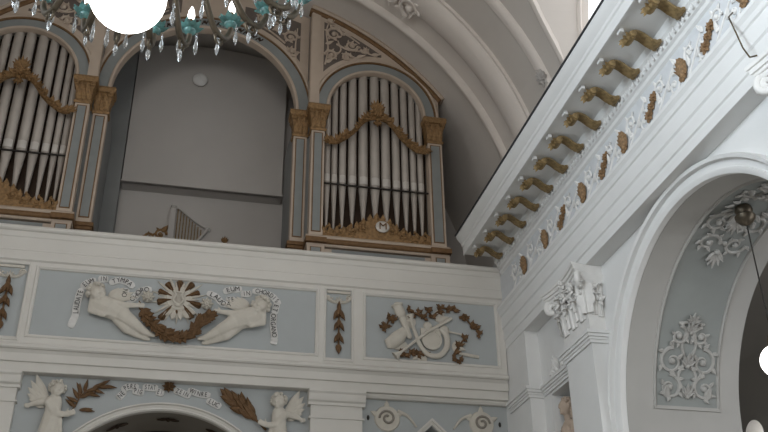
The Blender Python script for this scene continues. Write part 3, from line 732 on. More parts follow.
# ================================================================== ORGAN
YF, YB = 10.5, 10.7
OC, OZ = 2.365, 9.20                       # centre of the round head of the right case
PIPX = [1.704, 1.800, 1.912, 2.045, 2.195, 2.358, 2.510, 2.655, 2.782, 2.897, 3.000]
def vaultz(x, R): return VZ+sqrt(max(0, R*R-(x-XO)**2))
def between(m, x0, x1, lo, hi, y0, y1, n=24):
    rs = [[Vector((x, y0, lo(x))), Vector((x, y0, max(hi(x), lo(x)+.002))), Vector((x, y1, max(hi(x), lo(x)+.002))), Vector((x, y1, lo(x)))] for x in [x0+(x1-x0)*i/n for i in range(n+1)]]
    return m.rings(rs)
def organ_case(sgn, label):
    side = 'right' if sgn > 0 else 'left'
    X0 = OC if sgn > 0 else 2*XM-OC
    t = thing('organ_case', label, 'organ', (X0, 11.2, 5.45))
    MX = Matrix.Identity(4) if sgn > 0 else Matrix.Translation((2*XM, 0, 0)) @ Matrix.Diagonal((-1, 1, 1, 1))
    def put(m, name, mt, par=t, sm=40, label=None):
        o = m.xform(MX).build(name, mt, par, sm)
        if label: o['label'] = label
        return o
    m = MB(); m.box(1.27, 3.28, 10.78, 11.95, 5.45, 9.2); m.box(1.27, 1.62, YB+.03, 10.8, 5.45, 9.2)
    put(m, 'body', 'oside', sm=0)
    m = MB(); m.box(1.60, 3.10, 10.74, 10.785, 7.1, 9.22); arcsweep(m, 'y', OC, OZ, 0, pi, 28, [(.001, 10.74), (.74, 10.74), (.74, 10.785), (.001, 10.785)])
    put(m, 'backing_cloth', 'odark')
    # pipes
    for i, x in enumerate(PIPX):
        gap = min(abs(x-q) for q in PIPX if q != x); r = gap*.43
        yp = 10.635; top = OZ+sqrt(.75**2-min(.74, abs(x-OC))**2) if abs(x-OC) < .735 else OZ
        zf = 7.33+.10*max(0, 1-abs(i-5)/4); zm = 8.05
        m = MB(); m.lathe([(.010, zf), (.014, zf+.02), (r, zm-.035), (r, zm-.03), (r*.82, zm-.02), (r*.82, zm+.005), (r, zm+.02), (r, top), (r*.9, top+.002)], (x, yp, 0), 18)
        p = put(m, 'organ_pipe', 'pipe', sm=40)
        m = MB(); rr = r*1.03
        m.rings([[Vector((x+rr*q*sin(a), yp-rr*q*cos(a), z)) for a in [radians(-52+13*k) for k in range(9)]]+[Vector((x+rr*.85*sin(a), yp-rr*.85*cos(a), z)) for a in [radians(52-13*k) for k in range(9)]] for z, q in ((zm+.012, 1.0), (zm+.02, 1.05), (zm+.10, 1.03), (zm+.125, 1.0))])
        put(m, 'pipe_mouth', 'pmouth', p, 40, 'bright flattened mouth of the pipe')
    m = MB(); m.box(1.64, 3.08, 10.545, 10.565, 7.99, 8.008); put(m, 'pipe_rail', 'iron', sm=0)
    # pilasters
    def pil(x0, x1, y, z0=7.17, z1=8.79):
        m = MB(); m.box(x0, x1, y, y+.16, z0, z1); p = put(m, 'pilaster', 'cream', sm=0)
        m = MB(); m.box(x0+.026, x1-.026, y-.006, y+.01, z0+.06, z1-.04); o = put(m, 'panel_outline', 'obrown', p, 0)
        m = MB(); m.box(x0+.040, x1-.040, y-.010, y, z0+.075, z1-.055); put(m, 'panel', 'ogrey', p, 0, 'blue grey inset panel')
        m = MB(); xc, hw = (x0+x1)/2, (x1-x0)/2                # gilded capital
        m.rings([[Vector((xc-hw-d, y-d, z)), Vector((xc+hw+d, y-d, z)), Vector((xc+hw+d, y+.16, z)), Vector((xc-hw-d, y+.16, z))] for z, d in ((8.78, .015), (8.81, .025), (8.815, .005), (9.0, .02), (9.05, .04), (9.055, .05), (9.09, .035), (9.10, .06), (9.16, .07), (9.19, .06))])
        c = put(m, 'capital', 'ogold', t, 0)
        m = MB()
        for k in range(3): m.leaf((xc+(k-1)*hw*.72, y-.01, 8.82), (0, -.12, 1), (0, -1, 0), .17, hw*.8, .02, .2)
        for k in (-.5, .5): m.leaf((xc+k*hw*.8, y-.02, 8.90), (0, -.15, 1), (0, -1, 0), .17, hw*.8, .022, .25)
        for k in (-1, 1): m.tube([(xc+k*(hw+.01)+u*k, y-.055, 9.07+v) for u, v in spiral((0, 0), .035, .006, pi, -1.3*k)], .012, 6)
        put(m, 'acanthus_leaf', 'ogold', c, 50)
    pil(1.462, 1.640, YF); pil(3.085, 3.285, YF); pil(1.245, 1.425, YB)
    # round head
    m = MB(); arcsweep(m, 'y', OC, OZ, 0, pi, 56, [(.665, YF+.02), (.672, YF-.012), (.690, YF-.02), (.705, YF-.01), (.712, YF+.015), (.712, YF+.08), (.665, YF+.08)]); put(m, 'inner_arch_moulding', 'cream')
    m = MB(); arcsweep(m, 'y', OC, OZ, 0, pi, 56, [(.70, YF+.012), (.835, YF+.012), (.835, YF+.08), (.70, YF+.08)]); put(m, 'arch_band', 'ogrey', label='blue grey band of the round head')
    m = MB(); arcsweep(m, 'y', OC, OZ, 0, pi, 56, [(.832, YF+.02), (.834, YF-.012), (.85, YF-.018), (.856, YF+.02)]); put(m, 'arch_line', 'obrown')
    m = MB(); arcsweep(m, 'y', OC, OZ, 0, pi, 56, [(.853, YF+.02), (.855, YF-.018), (.88, YF-.022), (.90, YF-.005), (.905, YF+.02)]); put(m, 'outer_arch_moulding', 'cream')
    # spandrel board under the vault
    ao = lambda x: OZ+sqrt(max(0, .89**2-(x-OC)**2))
    m = MB(); between(m, 1.415, 3.26, lambda x: max(ao(x), 9.19) if abs(x-OC) < .89 else 9.19, lambda x: vaultz(x, 4.02), YF, YF+.12, 48)
    sb = put(m, 'spandrel_board', 'cream', sm=0)
    az = lambda x: OZ+sqrt(max(0, .955**2-(x-OC)**2)) if abs(x-OC) < .955 else OZ
    m = MB(); between(m, 1.60, 2.44, lambda x: az(x)+.01, lambda x: vaultz(x, 3.93), YF-.004, YF+.02, 24); put(m, 'spandrel_field', 'oground', sb, 0, 'dark brown ground of the scrollwork')
    m = MB(); f = lambda u, v, h: Vector((u, YF-.004-h, v))
    for c, r, a0, tn in (((1.74, 10.47), .115, 0, 1.5), ((1.71, 10.08), .085, pi, -1.4), ((2.0, 10.30), .085, 0, -1.5), ((1.93, 10.08), .07, 0, 1.3), ((2.20, 10.25), .055, pi, 1.3), ((1.69, 10.70), .05, 0, 1.2)):
        acanthus(m, f, c, r*1.1, a0, tn, .024, 7)
    for pts in ([(1.62, 9.90), (1.66, 10.2), (1.63, 10.5), (1.68, 10.72)], [(1.78, 10.30), (1.95, 10.22), (2.15, 10.22), (2.38, 10.16)], [(1.66, 10.02), (1.84, 10.18), (1.80, 10.36)], [(1.8, 10.55), (1.98, 10.46), (2.12, 10.36)]):
        vine(m, f, [(p.x, p.y) for p in smooth_pts([(a, b, 0) for a, b in pts])], .017, .010)
    for u, v, a in ((1.63, 9.95, .5), (2.30, 10.20, -.2), (1.66, 10.72, -.8), (1.9, 10.52, -.6), (2.08, 10.12, .1), (1.62, 10.28, .3)): fleaf(m, f, (u, v), a, .12, .06, .02, .3)
    put(m, 'scrollwork', 'cream', sb, 60)
    m = MB(); m.box(1.425, 1.55, YF-.02, YF+.02, 9.19, 10.82); put(m, 'corner_post', 'cream', sb, 0)
    m = MB(); a0, a1 = math.acos((3.30-XO)/4.05), math.acos((1.40-XO)/4.05)
    arcsweep(m, 'y', XO, VZ, a0, a1, 40, [(4.0, YF+.1), (4.0, YF-.02), (4.02, YF-.035), (4.055, YF-.03), (4.06, YF+.1)]); put(m, 'crown_moulding', 'obrown', label='brown moulding along the vault')
    m = MB(); arcsweep(m, 'y', XO, VZ, a0, a1, 40, [(4.058, YF+.1), (4.058, YF-.04), (4.085, YF-.05), (4.135, YF-.03), (4.135, YF+.1)]); put(m, 'crown_fillet', 'cream')
    # base
    m = MB(); m.box(1.44, 3.30, YF, 10.8, 5.45, 7.0)
    sweep(m, [(10.6, 7.115), (10.46, 7.115), (10.45, 7.13), (10.45, 7.15), (10.50, 7.19), (10.7, 7.19)], 'x', 1.425, 3.315)
    sweep(m, [(10.7, 7.02), (10.485, 7.02), (10.475, 7.03), (10.47, 7.055), (10.7, 7.055)], 'x', 1.43, 3.31)
    m.box(1.225, 1.45, YB, 10.8, 5.45, 7.16)
    for xa, xb in ((1.44, 1.665), (3.06, 3.31)): m.box(xa, xb, YF-.03, YF+.05, 5.45, 7.03)
    bs = put(m, 'base', 'cream', sm=0)
    m = MB(); sweep(m, [(10.7, 7.052), (10.46, 7.052), (10.445, 7.065), (10.44, 7.09), (10.45, 7.118), (10.7, 7.12)], 'x', 1.415, 3.325)
    for xa, xb in ((1.415, 1.68), (3.05, 3.325)): m.box(xa, xb, 10.41, 10.45, 7.052, 7.118)
    m.box(1.205, 1.44, YB-.05, YB+.1, 7.10, 7.15); m.box(1.215, 1.44, YB-.03, YB+.1, 7.06, 7.10); put(m, 'base_moulding', 'obrown', bs, 0)
    m = MB(); m.box(1.76, 2.98, YF-.008, YF+.01, 6.35, 6.995); put(m, 'base_panel', 'ogrey', bs, 0)
    for xa, xb in ((1.49, 1.61), (3.13, 3.24)):
        m = MB(); m.box(xa-.012, xb+.012, YF-.036, YF, 6.35, 7.0); q = put(m, 'plinth_outline', 'obrown', bs, 0)
        m = MB(); m.box(xa, xb, YF-.042, YF, 6.37, 6.988); put(m, 'plinth_panel', 'ogrey', q, 0)
    # carving at the pipe feet with a monogram
    m = MB(); f = lambda u, v, h: Vector((u, YF+.03-h, v))
    hump = lambda x: 7.30+.26*math.exp(-((x-OC)/.28)**2)
    between(m, 1.645, 3.08, lambda x: 7.18, lambda x: hump(x)-.03, YF+.02, YF+.06, 30)
    for k, x in enumerate([1.74, 1.88, 2.03, 2.17, 2.56, 2.70, 2.85, 2.99]):
        s = 1 if x < OC else -1; acanthus(m, f, (x, 7.28+.5*(hump(x)-7.30)), .075, pi/2, 1.3*s, .020, 5)
    for x in [1.67+.085*k for k in range(17)]: fleaf(m, f, (x, hump(x)-.07), pi/2+(OC-x)*.5, .10, .07, .025, .3)
    cv = put(m, 'foot_carving', 'ogold', sm=60)
    m = MB(); m.ell((OC+.06, YF-.005, 7.39), (.095, .022, .085), nu=22); mo = put(m, 'monogram_oval', 'pmouth', cv, 60, 'pale oval shield with a monogram')
    m = MB(); vs, fs = glyph('M'); m.add([Vector((OC+.06+sgn*v.x*.15, YF-.036-v.z*.05, 7.34+v.y*.14)) for v in vs], fs); put(m, 'monogram', 'obrown', mo, 0)
    # garland across the pipes
    m = MB(); gp = smooth_pts([(1.69, YF, 8.63), (1.78, YF-.02, 8.61), (1.90, YF-.03, 8.68), (2.02, YF-.04, 8.79), (2.15, YF-.04, 8.97), (2.25, YF-.05, 9.04), (2.36, YF-.05, 9.06), (2.47, YF-.05, 9.04), (2.57, YF-.04, 8.97), (2.70, YF-.04, 8.79), (2.82, YF-.03, 8.68), (2.94, YF-.02, 8.61), (3.04, YF, 8.64)], 6)
    m.tube(gp, .034, 8)
    for i, p in enumerate(gp):
        s = 1 if p.x > OC else -1
        for k in range(3):
            a = rnd.uniform(-1.2, 1.2); tg = (gp[min(i+1, len(gp)-1)]-gp[max(i-1, 0)]).normalized()*s
            d = tg*cos(a)+Vector((0, 0, 1))*sin(a)*1.0; m.leaf(p+Vector((0, -.02, 0)), d+Vector((0, -.3, 0)), (0, -1, 0), rnd.uniform(.07, .10), .05, .02, .2, 0, 5)
    gd = put(m, 'garland', 'ogold', sm=60, label='gilded leaf garland looped across the pipes')
    m = MB(); f2 = lambda u, v, h: Vector((u, YF-.06-h, v)); rosette(m, f2, (OC-.01, 9.10), .13, 9, .04)
    palmette(m, f2, (OC-.01, 9.17), .17, 7, 2.2, pi/2, .035); palmette(m, f2, (OC-.01, 9.0), .12, 5, 1.6, -pi/2, .03)
    put(m, 'garland_crest', 'ogold', gd, 60)
    return t
organ_case(1, 'right organ case with pipes under a round head beside the vault')
organ_case(-1, 'left organ case with pipes partly behind the chandelier')

# arch spanning the gap between the two cases
t = thing('organ_arch', 'carved arch and spandrels bridging the gap between the two organ cases', 'organ arch', (XO, YB, 9.19))
AC, ACZ = XM, 9.19
def bput(m, name, mt, par=t, sm=40): return m.build(name, mt, par, sm)
m = MB(); arcsweep(m, 'y', AC, ACZ, 0, pi, 72, [(1.235, YB+.02), (1.242, YB-.02), (1.262, YB-.03), (1.282, YB-.02), (1.285, YB+.02), (1.285, YB+.1), (1.235, YB+.1)]); bput(m, 'inner_moulding', 'cream')
m = MB(); arcsweep(m, 'y', AC, ACZ, 0, pi, 72, [(1.28, YB), (1.43, YB), (1.43, YB+.1), (1.28, YB+.1)]); bd = bput(m, 'arch_band', 'ogrey')
m = MB(); arcsweep(m, 'y', AC, ACZ, 0.12, pi-.12, 72, [(1.425, YB+.02), (1.427, YB-.02), (1.44, YB-.025), (1.448, YB+.02)]); bput(m, 'arch_line', 'obrown')
m = MB(); arcsweep(m, 'y', AC, ACZ, 0.2, pi-.2, 72, [(1.445, YB+.02), (1.447, YB-.03), (1.475, YB-.035), (1.50, YB+.02)]); bput(m, 'outer_moulding', 'cream')
m = MB(); between(m, -1.38, 1.413, lambda x: ACZ+sqrt(max(0, 1.44**2-(x-AC)**2)), lambda x: vaultz(x, 4.05), YB, YB+.1, 60); sb = bput(m, 'spandrel_board', 'cream', sm=0)
for s in (-1, 1):
    m = MB(); ex = lambda x: ACZ+sqrt(max(0, 1.54**2-(x-AC)**2))
    xs = sorted((AC+s*.45, AC+s*1.27)); between(m, xs[0], xs[1], ex, lambda x: vaultz(x, 3.90), YB-.006, YB+.02, 20); bput(m, 'spandrel_field', 'oground', sb, 0)
    m = MB(); f = lambda u, v, h: Vector((AC+s*u, YB-.006-h, v))
    for c, r, a0, tn in (((1.12, 10.47), .10, 0, 1.5), ((.92, 10.62), .09, pi, -1.4), ((1.15, 10.22), .08, 0, -1.4), ((.70, 10.75), .075, 0, 1.4), ((1.0, 10.80), .06, pi, 1.3)): acanthus(m, f, c, r*1.1, a0, tn*s, .024, 7)
    for pts in ([(1.22, 10.0), (1.2, 10.3), (1.22, 10.65)], [(1.05, 10.35), (.85, 10.52), (.62, 10.66)]): vine(m, f, [(p.x, p.y) for p in smooth_pts([(a, b, 0) for a, b in pts])], .016, .01)
    bput(m, 'scrollwork', 'cream', sb, 60)
m = MB(); f = lambda u, v, h: Vector((AC+(1.355+v)*sin(u), YB-h, ACZ+(1.355+v)*cos(u)))
for k in range(-7, 8):
    u = k*.075; vine(m, f, [(u-.03, -.035), (u-.012, .03), (u+.012, -.03), (u+.03, .035)], .011, .011); fleaf(m, f, (u, -.02), pi/2, .05, .04, .012, .2)
bput(m, 'crown_ornament', 'odark', bd, 60)

# harp, leaf ornaments and boss on the rear wall
YR = 12.2
t = thing('harp', 'gilded harp shaped ornament on the rear wall between the organ cases', 'harp', (-.1, YR, 7.35))
f = lambda u, v, h: Vector((u, YR-.015-h, v))
m = MB(); m.box(-.315, -.235, YR-.075, YR, 7.40, 8.27); m.lathe([(.02, 0), (.05, .01), (.03, .035), (.045, .06), (.001, .09)], (-.275, YR-.04, 8.26), 12); m.build('column', 'rear', t, 0)
m = MB(); m.tube(smooth_pts([(-.275, YR-.04, 8.26), (-.20, YR-.04, 8.29), (-.10, YR-.04, 8.22), (.05, YR-.04, 8.10), (.17, YR-.04, 8.03), (.24, YR-.04, 8.01)]), .018, 8)
m.tube([(.24-u, YR-.04, 7.985+v) for u, v in spiral((0, 0), .04, .008, 0, 1.3)], .012, 6); m.build('neck', 'rear', t, 60)
m = MB(); m.tube(smooth_pts([(.24, YR-.04, 8.0), (.15, YR-.04, 7.86), (.05, YR-.04, 7.72), (-.1, YR-.04, 7.50), (-.24, YR-.04, 7.42)]), .022, 8); m.build('soundbox', 'rear', t, 60)
for k in range(9):
    x = -.205+.043*k; z1 = 8.285-.31*max(0, (k+.5)/8.5)**1.1; z0 = 7.45+.55*max(0, (x+.24)/.48)**1.2
    m = MB(); m.tube([(x, YR-.035, z0), (x, YR-.035, z1)], .009, 6); m.build('string', 'gold', t)
m = MB(); fr = lambda u, v, h: Vector((u, YR-h, v))
acanthus(m, fr, (-.42, 7.86), .09, 0, 1.3, .022, 6); acanthus(m, fr, (-.56, 7.80), .07, pi, -1.3, .02, 5); fleaf(m, fr, (-.4, 7.9), .9, .12, .08, .03, .3)
tag(m.build('leaf_ornament', 'ogold', origin=fr(-.48, 7.7, 0)), 'small gilded leaf scroll on the rear wall left of the harp', 'ornament')
m = MB(); palmette(m, fr, (.485, 7.82), .10, 5, 1.6, pi/2, .025)
tag(m.build('leaf_ornament', 'ogold', origin=fr(.485, 7.75, 0)), 'tiny gilded leaf tip on the rear wall right of the harp', 'ornament')
m = MB(); m.ell((-.084, 11.93, 10.44), (.115, .06, .115), nu=22, nv=14)
tag(m.build('round_boss', 'wstucco', origin=(-.084, 11.97, 10.44)), 'small round pale boss on the large grey rear panel', 'ornament')

# ================================================================== RELIEFS ON THE GALLERY FRONT
GX = -.0425                                # centre line of the wide panel
def flip(on):
    return Matrix.Translation((2*GX, 0, 0)) @ Matrix.Diagonal((-1, 1, 1, 1)) if on else Matrix.Identity(4)
def low(plane, k=.62):
    """low relief: depth in front of the wall reduced"""
    return Matrix.Translation((0, plane, 0)) @ Matrix.Diagonal((1, k, 1, 1)) @ Matrix.Translation((0, -plane, 0))
def feathers(m, root, ang, n, L, W, f, spread=1.1):
    for row in range(2):
        for i in range(n):
            a = ang+spread*(i/(n-1)-.5); fleaf(m, lambda u, v, h: f(u, v, h+.02*(1-row)), (root[0], root[1]), a, L*(1-.4*row)*(1-.12*i), W, .022, .05)
def head(m, H, R, face, r=.085):
    """features on a head: face is the facing direction"""
    fz = Vector(face).normalized(); up = Vector((R[0], 0, R[1])).normalized(); sd = fz.cross(up).normalized(); up = sd.cross(fz)
    B = Matrix((sd, fz, up)).transposed()
    E = lambda a, b, c, q: m.ell(H+sd*(a*r)+fz*(b*r)+up*(c*r), tuple(k*r for k in q), B, 10, 7)
    E(0, 0, .05, (.92, .98, 1.08)); E(0, .35, -.45, (.62, .58, .52))
    E(.42, .62, -.28, (.32, .30, .32)); E(-.42, .62, -.28, (.32, .30, .32))
    E(0, .98, -.10, (.16, .20, .17)); E(0, .90, .12, (.10, .14, .30)); E(0, .80, .36, (.66, .16, .12))
    E(0, .88, -.48, (.25, .13, .07)); E(0, .80, -.80, (.24, .20, .17))
    for k in (-1, 1): E(k*.95, -.05, -.02, (.13, .22, .26)); E(k*.34, .84, .13, (.17, .12, .08))
    return sd, fz, up
def curls(H, fr, r, name, mt, par, MXX, keep=.35):
    sd, fz, up = fr; m = MB()
    for k in range(60):
        a = rnd.uniform(0, 2*pi); c = rnd.uniform(-.35, 1); q = sqrt(1-c*c); d = sd*(q*cos(a))+fz*(q*sin(a))+up*c
        if d.dot(fz) > keep and d.dot(up) < .72: continue
        m.ell(H+d*r*.98+up*r*.06, rnd.uniform(.20, .30)*r, None, 7, 5)
    m.xform(MXX).build(name, mt, par, 60)
def hand(m, c, d, n=(0, -1, 0), s=1.0):
    d = Vector(d).normalized(); n = Vector(n); sd = d.cross(n).normalized(); c = Vector(c)
    m.capsule(c, .026*s, c+d*.035*s, .026*s, 8)
    for k in range(4): m.capsule(c+d*.03*s+sd*(.014*(k-1.5))*s, .0105*s, c+d*(.075-.004*abs(k-1.3))*s+sd*(.016*(k-1.5))*s+n*.012, .0085*s, 6)
    m.capsule(c+sd*-.024*s, .012*s, c+d*.03*s+sd*-.05*s+n*.01, .009*s, 6)
def cherub(mir, label):
    F = flip(mir) @ low(10.02); base = G(112, 330); base = F @ base
    t = thing('cherub', label, 'cherub', base)
    m = MB(); P = lambda x, y, h: G(x, y, h)
    m.capsule(P(100, 303, .10), .118, P(110, 307, .10), .125); m.capsule(P(110, 307, .10), .122, P(121, 313, .09), .104)
    m.capsule(P(97.5, 297, .11), .05, P(100, 302, .10), .08)
    for a, b, c, d, h in (((122, 313), (133, 321), (144, 330), (150, 333.5), .12), ((119, 316), (127, 327), (138, 334), (145, 338), .07)):
        m.capsule(P(*a, h), .090, P(*b, h+.02), .068); m.capsule(P(*b, h+.02), .064, P(*c, h-.02), .044)
        m.capsule(P(*c, h-.02), .042, P(*d, h-.03), .028); m.capsule(P(d[0]-1, d[1]-.5, h-.03), .032, P(d[0]+3.5, d[1]+1, h-.04), .024)
    m.capsule(P(105, 299, .15), .052, P(122, 303, .15), .042); m.capsule(P(122, 303, .15), .04, P(137, 304, .12), .028)
    hand(m, P(138, 304, .12), P(145, 304.5, .10)-P(138, 304, .12))
    m.capsule(P(93.5, 299, .12), .05, P(91, 308, .15), .042); m.capsule(P(91, 308, .15), .04, P(103, 312.5, .18), .03)
    hand(m, P(104, 312, .18), P(110, 310, .17)-P(104, 312, .18))
    H = P(96.5, 291, .145); fr = head(m, H, (-.25, 1), (.35, -1, -.05), .099)
    m.xform(F); remeshed(m, 'body', 'stucco', t, .0085, 2)
    if mir: fr = tuple(Vector((-q.x, q.y, q.z)) for q in fr)
    curls(F @ H, fr, .099, 'hair', 'stucco', t, Matrix.Identity(4))
    m = MB(); f = lambda u, v, h: Vector((u, 10.02-h, v)); w = G(110, 299)
    feathers(m, (w.x, w.z), .55, 5, .30, .09, f, .9); m.xform(F).build('wing', 'stucco', t, 60)
cherub(False, 'ivory stucco cherub flying left of the sunburst with its head beside the left ribbon')
cherub(True, 'ivory stucco cherub flying right of the sunburst with its head beside the right ribbon')

# ribbons with lettering
def ribbon(segs, label, plane=10.02, hgt=.070, off=.02, pad=1.12, name='lettered_ribbon', lift=.012):
    """segs: list of (text, pixel path); the text runs along the path with its top to the left of travel"""
    first = on_y(*segs[0][1][0], plane); t = thing(name, label, 'ribbon', first)
    for text, path in segs:
        mb = MB(); ml = MB()
        pts = smooth_pts([on_y(x, y, plane) for x, y in path], 8)
        acc = [0]
        for a, b in zip(pts, pts[1:]): acc.append(acc[-1]+(b-a).length)
        def at(sx):
            sx = max(0, min(acc[-1]-1e-6, sx))
            for i in range(len(pts)-1):
                if acc[i+1] >= sx:
                    k = (sx-acc[i])/max(1e-9, acc[i+1]-acc[i]); return pts[i].lerp(pts[i+1], k), (pts[i+1]-pts[i]).normalized()
        rs = []; n = max(6, int(acc[-1]/.03))
        for i in range(-1, n+2):
            p, d = at(acc[-1]*i/n); p = p+d*(acc[-1]*i/n-max(0, min(acc[-1], acc[-1]*i/n)))
            up = Vector((-d.z, 0, d.x)); hh = hgt*pad*.5; wv = .008*sin(i*1.1)
            if i in (-1, n+1): hh *= .55
            rs.append([Vector((p.x+up.x*q*hh, plane-k, p.z+up.z*q*hh)) for q, k in ((-1, -.005), (-1, lift+wv), (0, lift+.006+wv), (1, lift+wv), (1, -.005))])
        mb.rings(rs)
        k = len(text)
        for i, ch in enumerate(text):
            if ch == ' ': continue
            p, d = at(acc[-1]*(i+.5)/k); up = Vector((-d.z, 0, d.x)); vs, fs = glyph(ch); s = hgt*1.12
            wsc = min(1.0, (acc[-1]/k)/(s*.72))
            ml.add([Vector((p.x+d.x*v.x*s*wsc+up.x*(v.y-.36)*s, plane-lift-.017-v.z*s*.12, p.z+d.z*v.x*s*wsc+up.z*(v.y-.36)*s)) for v in vs], fs)
        b = mb.build('band', 'ribbon', t, 50)
        if ml.v: ml.build('lettering', 'letter', b, 0)
ribbon([('', [(71, 326), (73, 321), (75.5, 315)]), ('LAUDATE', [(75.5, 315), (77, 304), (81, 291)]), ('EUM', [(83, 287), (88, 283), (94, 281)]), ('IN', [(99.5, 279.5), (107, 279.5)]), ('TYMPA', [(112, 282.5), (120, 280.5), (127, 282.5), (132, 286)]), ('NO', [(126, 290), (124, 298)]), ('CHORO', [(130, 301), (135, 297.5), (140, 291.5), (149, 290)])],
       'white ribbon with black LAUDATE lettering curling round the left cherub')
ribbon([('LAUDA', [(209.5, 294), (217, 298), (223, 304), (231, 305)]), ('TE', [(227, 300.5), (234, 300)]), ('EUM', [(225.5, 291.5), (232, 290), (239.5, 289.5)]), ('IN', [(242, 294.5), (250, 294)]), ('CHORDIS', [(255, 291.5), (264, 293), (272, 297), (278, 303)]), ('ET', [(276.5, 305), (274.5, 313)]), ('ORGANO', [(273.5, 315), (273, 325), (274.5, 338)]), ('', [(274.5, 339), (273.5, 344)])],
       'white ribbon with black CHORDIS lettering curling round the right cherub')
ribbon([('NE', [(118.5, 398), (124, 392.5)]), ('PERS', [(123.5, 389.5), (129, 387), (136.5, 387.5)]), ('PIG', [(134, 391), (142.5, 393)]), ('STAT', [(144.5, 387.5), (156, 388.5)]), ('EI', [(157, 392), (163, 393.5)]), ('ZEIN', [(176, 391), (182, 393), (188.5, 396)]), ('WINRE', [(190.5, 391), (198, 394), (207.5, 395.5)]), ('LUC', [(208.5, 401), (219, 406.5)])],
       'white ribbon with black lettering arching over the gallery arch', plane=10.155, hgt=.066)

# sunburst
GP = lambda px, py, h=0.0: G(px, py, h)
f = lambda u, v, h: Vector((u, 10.022-h, v))
sc = G(178.5, 299.5); S0 = (sc.x, sc.z)
t = thing('sunburst', 'sunburst of brown rays round a pale relief medallion between the two cherubs', 'sunburst', (sc.x, 10.02, sc.z-.3))
tips = [(167, 283.5), (180, 281.5), (193, 284), (199.5, 293.5), (201, 306.5), (192, 319), (159.5, 319.5), (157, 302.5), (158.5, 291.5)]
m = MB()
for i in range(28):
    a = 2*pi*i/28; L = .16+.09*(i % 2); fleaf(m, f, (S0[0]+.07*cos(a), S0[1]+.07*sin(a)), a, L, .035, .02, 0)
m.lathe([(.001, 0), (.15, 0), (.15, .012), (.13, .028), (.10, .022), (.001, .026)], (S0[0], 10.022, S0[1]), 32, (0, -1, 0)); m.build('halo', 'stucco', t, 50)
for x, y in tips:
    p = G(x, y); d = (p-sc); d.y = 0; L = d.length; d.normalize(); sd = Vector((-d.z, 0, d.x)); a = sc+d*(L*.34); b = sc+d*(L*.93); e = sc+d*L
    m = MB(); rs = []
    for q, wd, h in ((a, .006, .03), (sc+d*(L*.6), .022, .045), (b, .042, .05), (e, .028, .03)):
        q = Vector((q.x, 10.022, q.z)); rs.append([q-sd*wd, q-sd*wd*.5+N_G*h, q+N_G*(h*.75), q+sd*wd*.5+N_G*h, q+sd*wd])
    m.rings(rs); m.build('ray', 'brown', t, 30)
p = G(176.5, 313); m = MB(); m.leaf((p.x, 10.01, p.z+.03), (0, 0, -1), N_G, .07, .03, .03); m.build('ray', 'brown', t, 60)
m = MB()                                                 # small lyre on the medallion
for s in (-1, 1): m.tube(smooth_pts([(S0[0]+s*.012, 9.985, S0[1]-.08), (S0[0]+s*.055, 9.98, S0[1]-.035), (S0[0]+s*.035, 9.98, S0[1]+.03), (S0[0]+s*.06, 9.98, S0[1]+.085)]), .013, 7)
m.tube([(S0[0]-.06, 9.98, S0[1]+.07), (S0[0]+.06, 9.98, S0[1]+.07)], .009, 6)
for k in (-1, 0, 1): m.tube([(S0[0]+k*.014, 9.982, S0[1]-.07), (S0[0]+k*.014, 9.982, S0[1]+.07)], .004, 5)
m.ell((S0[0], 9.99, S0[1]-.085), (.04, .02, .025)); m.build('lyre_relief', 'stucco', t, 60)
m = MB()
for k in range(12): a = rnd.uniform(pi*1.1, pi*1.9); fleaf(m, f, (S0[0]+.12*cos(a), S0[1]-.08+.07*sin(a)), a, .12, .07, .03, .2)
m.build('cloud_relief', 'stucco', t, 60)
# garland under the sunburst
gp = smooth_pts([G(x, y, .05) for x, y in ((142, 311), (148, 319), (157, 328.5), (166, 335.5), (178, 337.5), (190, 335.5), (197, 327), (203, 320.5), (209, 316))], 6)
t = thing('leaf_garland', 'brown leaf garland hanging in a curve under the sunburst', 'garland', (gp[27].x, 10.02, gp[27].z-.06))
m = MB(); m.tube(gp, .035, 8)
for i, p in enumerate(gp):
    tg = (gp[min(i+1, len(gp)-1)]-gp[max(i-1, 0)]).normalized()
    for k in range(3):
        a = rnd.uniform(-1.3, 1.3); m.leaf(p+Vector((0, -.015, 0)), tg*cos(a)+Vector((-tg.z, 0, tg.x))*sin(a)+Vector((0, -.25, 0)), N_G, rnd.uniform(.08, .11), .06, .022, .15, 0, 5)
p = gp[0]; m.leaf(p, (-.4, -.1, 1), N_G, .12, .05, .02, .2); m.build('leaves', 'brown', t, 60)
for i, ((x, y), sd) in enumerate((((148, 298.5), 'left'), ((206.5, 305.5), 'right'))):
    m = MB(); c = G(x, y); g2 = lambda u, v, h: Vector((u, 10.022-h, v)); m.ell((c.x, 10.0, c.z), (.062, .04, .062)); rosette(m, lambda u, v, h: g2(u, v, h+.03), (c.x, c.z), .078, 8, .03)
    tag(m.build('stucco_rose', 'stucco', origin=(c.x, 10.02, c.z-.1)), 'pale stucco rose at the %s end of the brown garland' % sd, 'ornament')
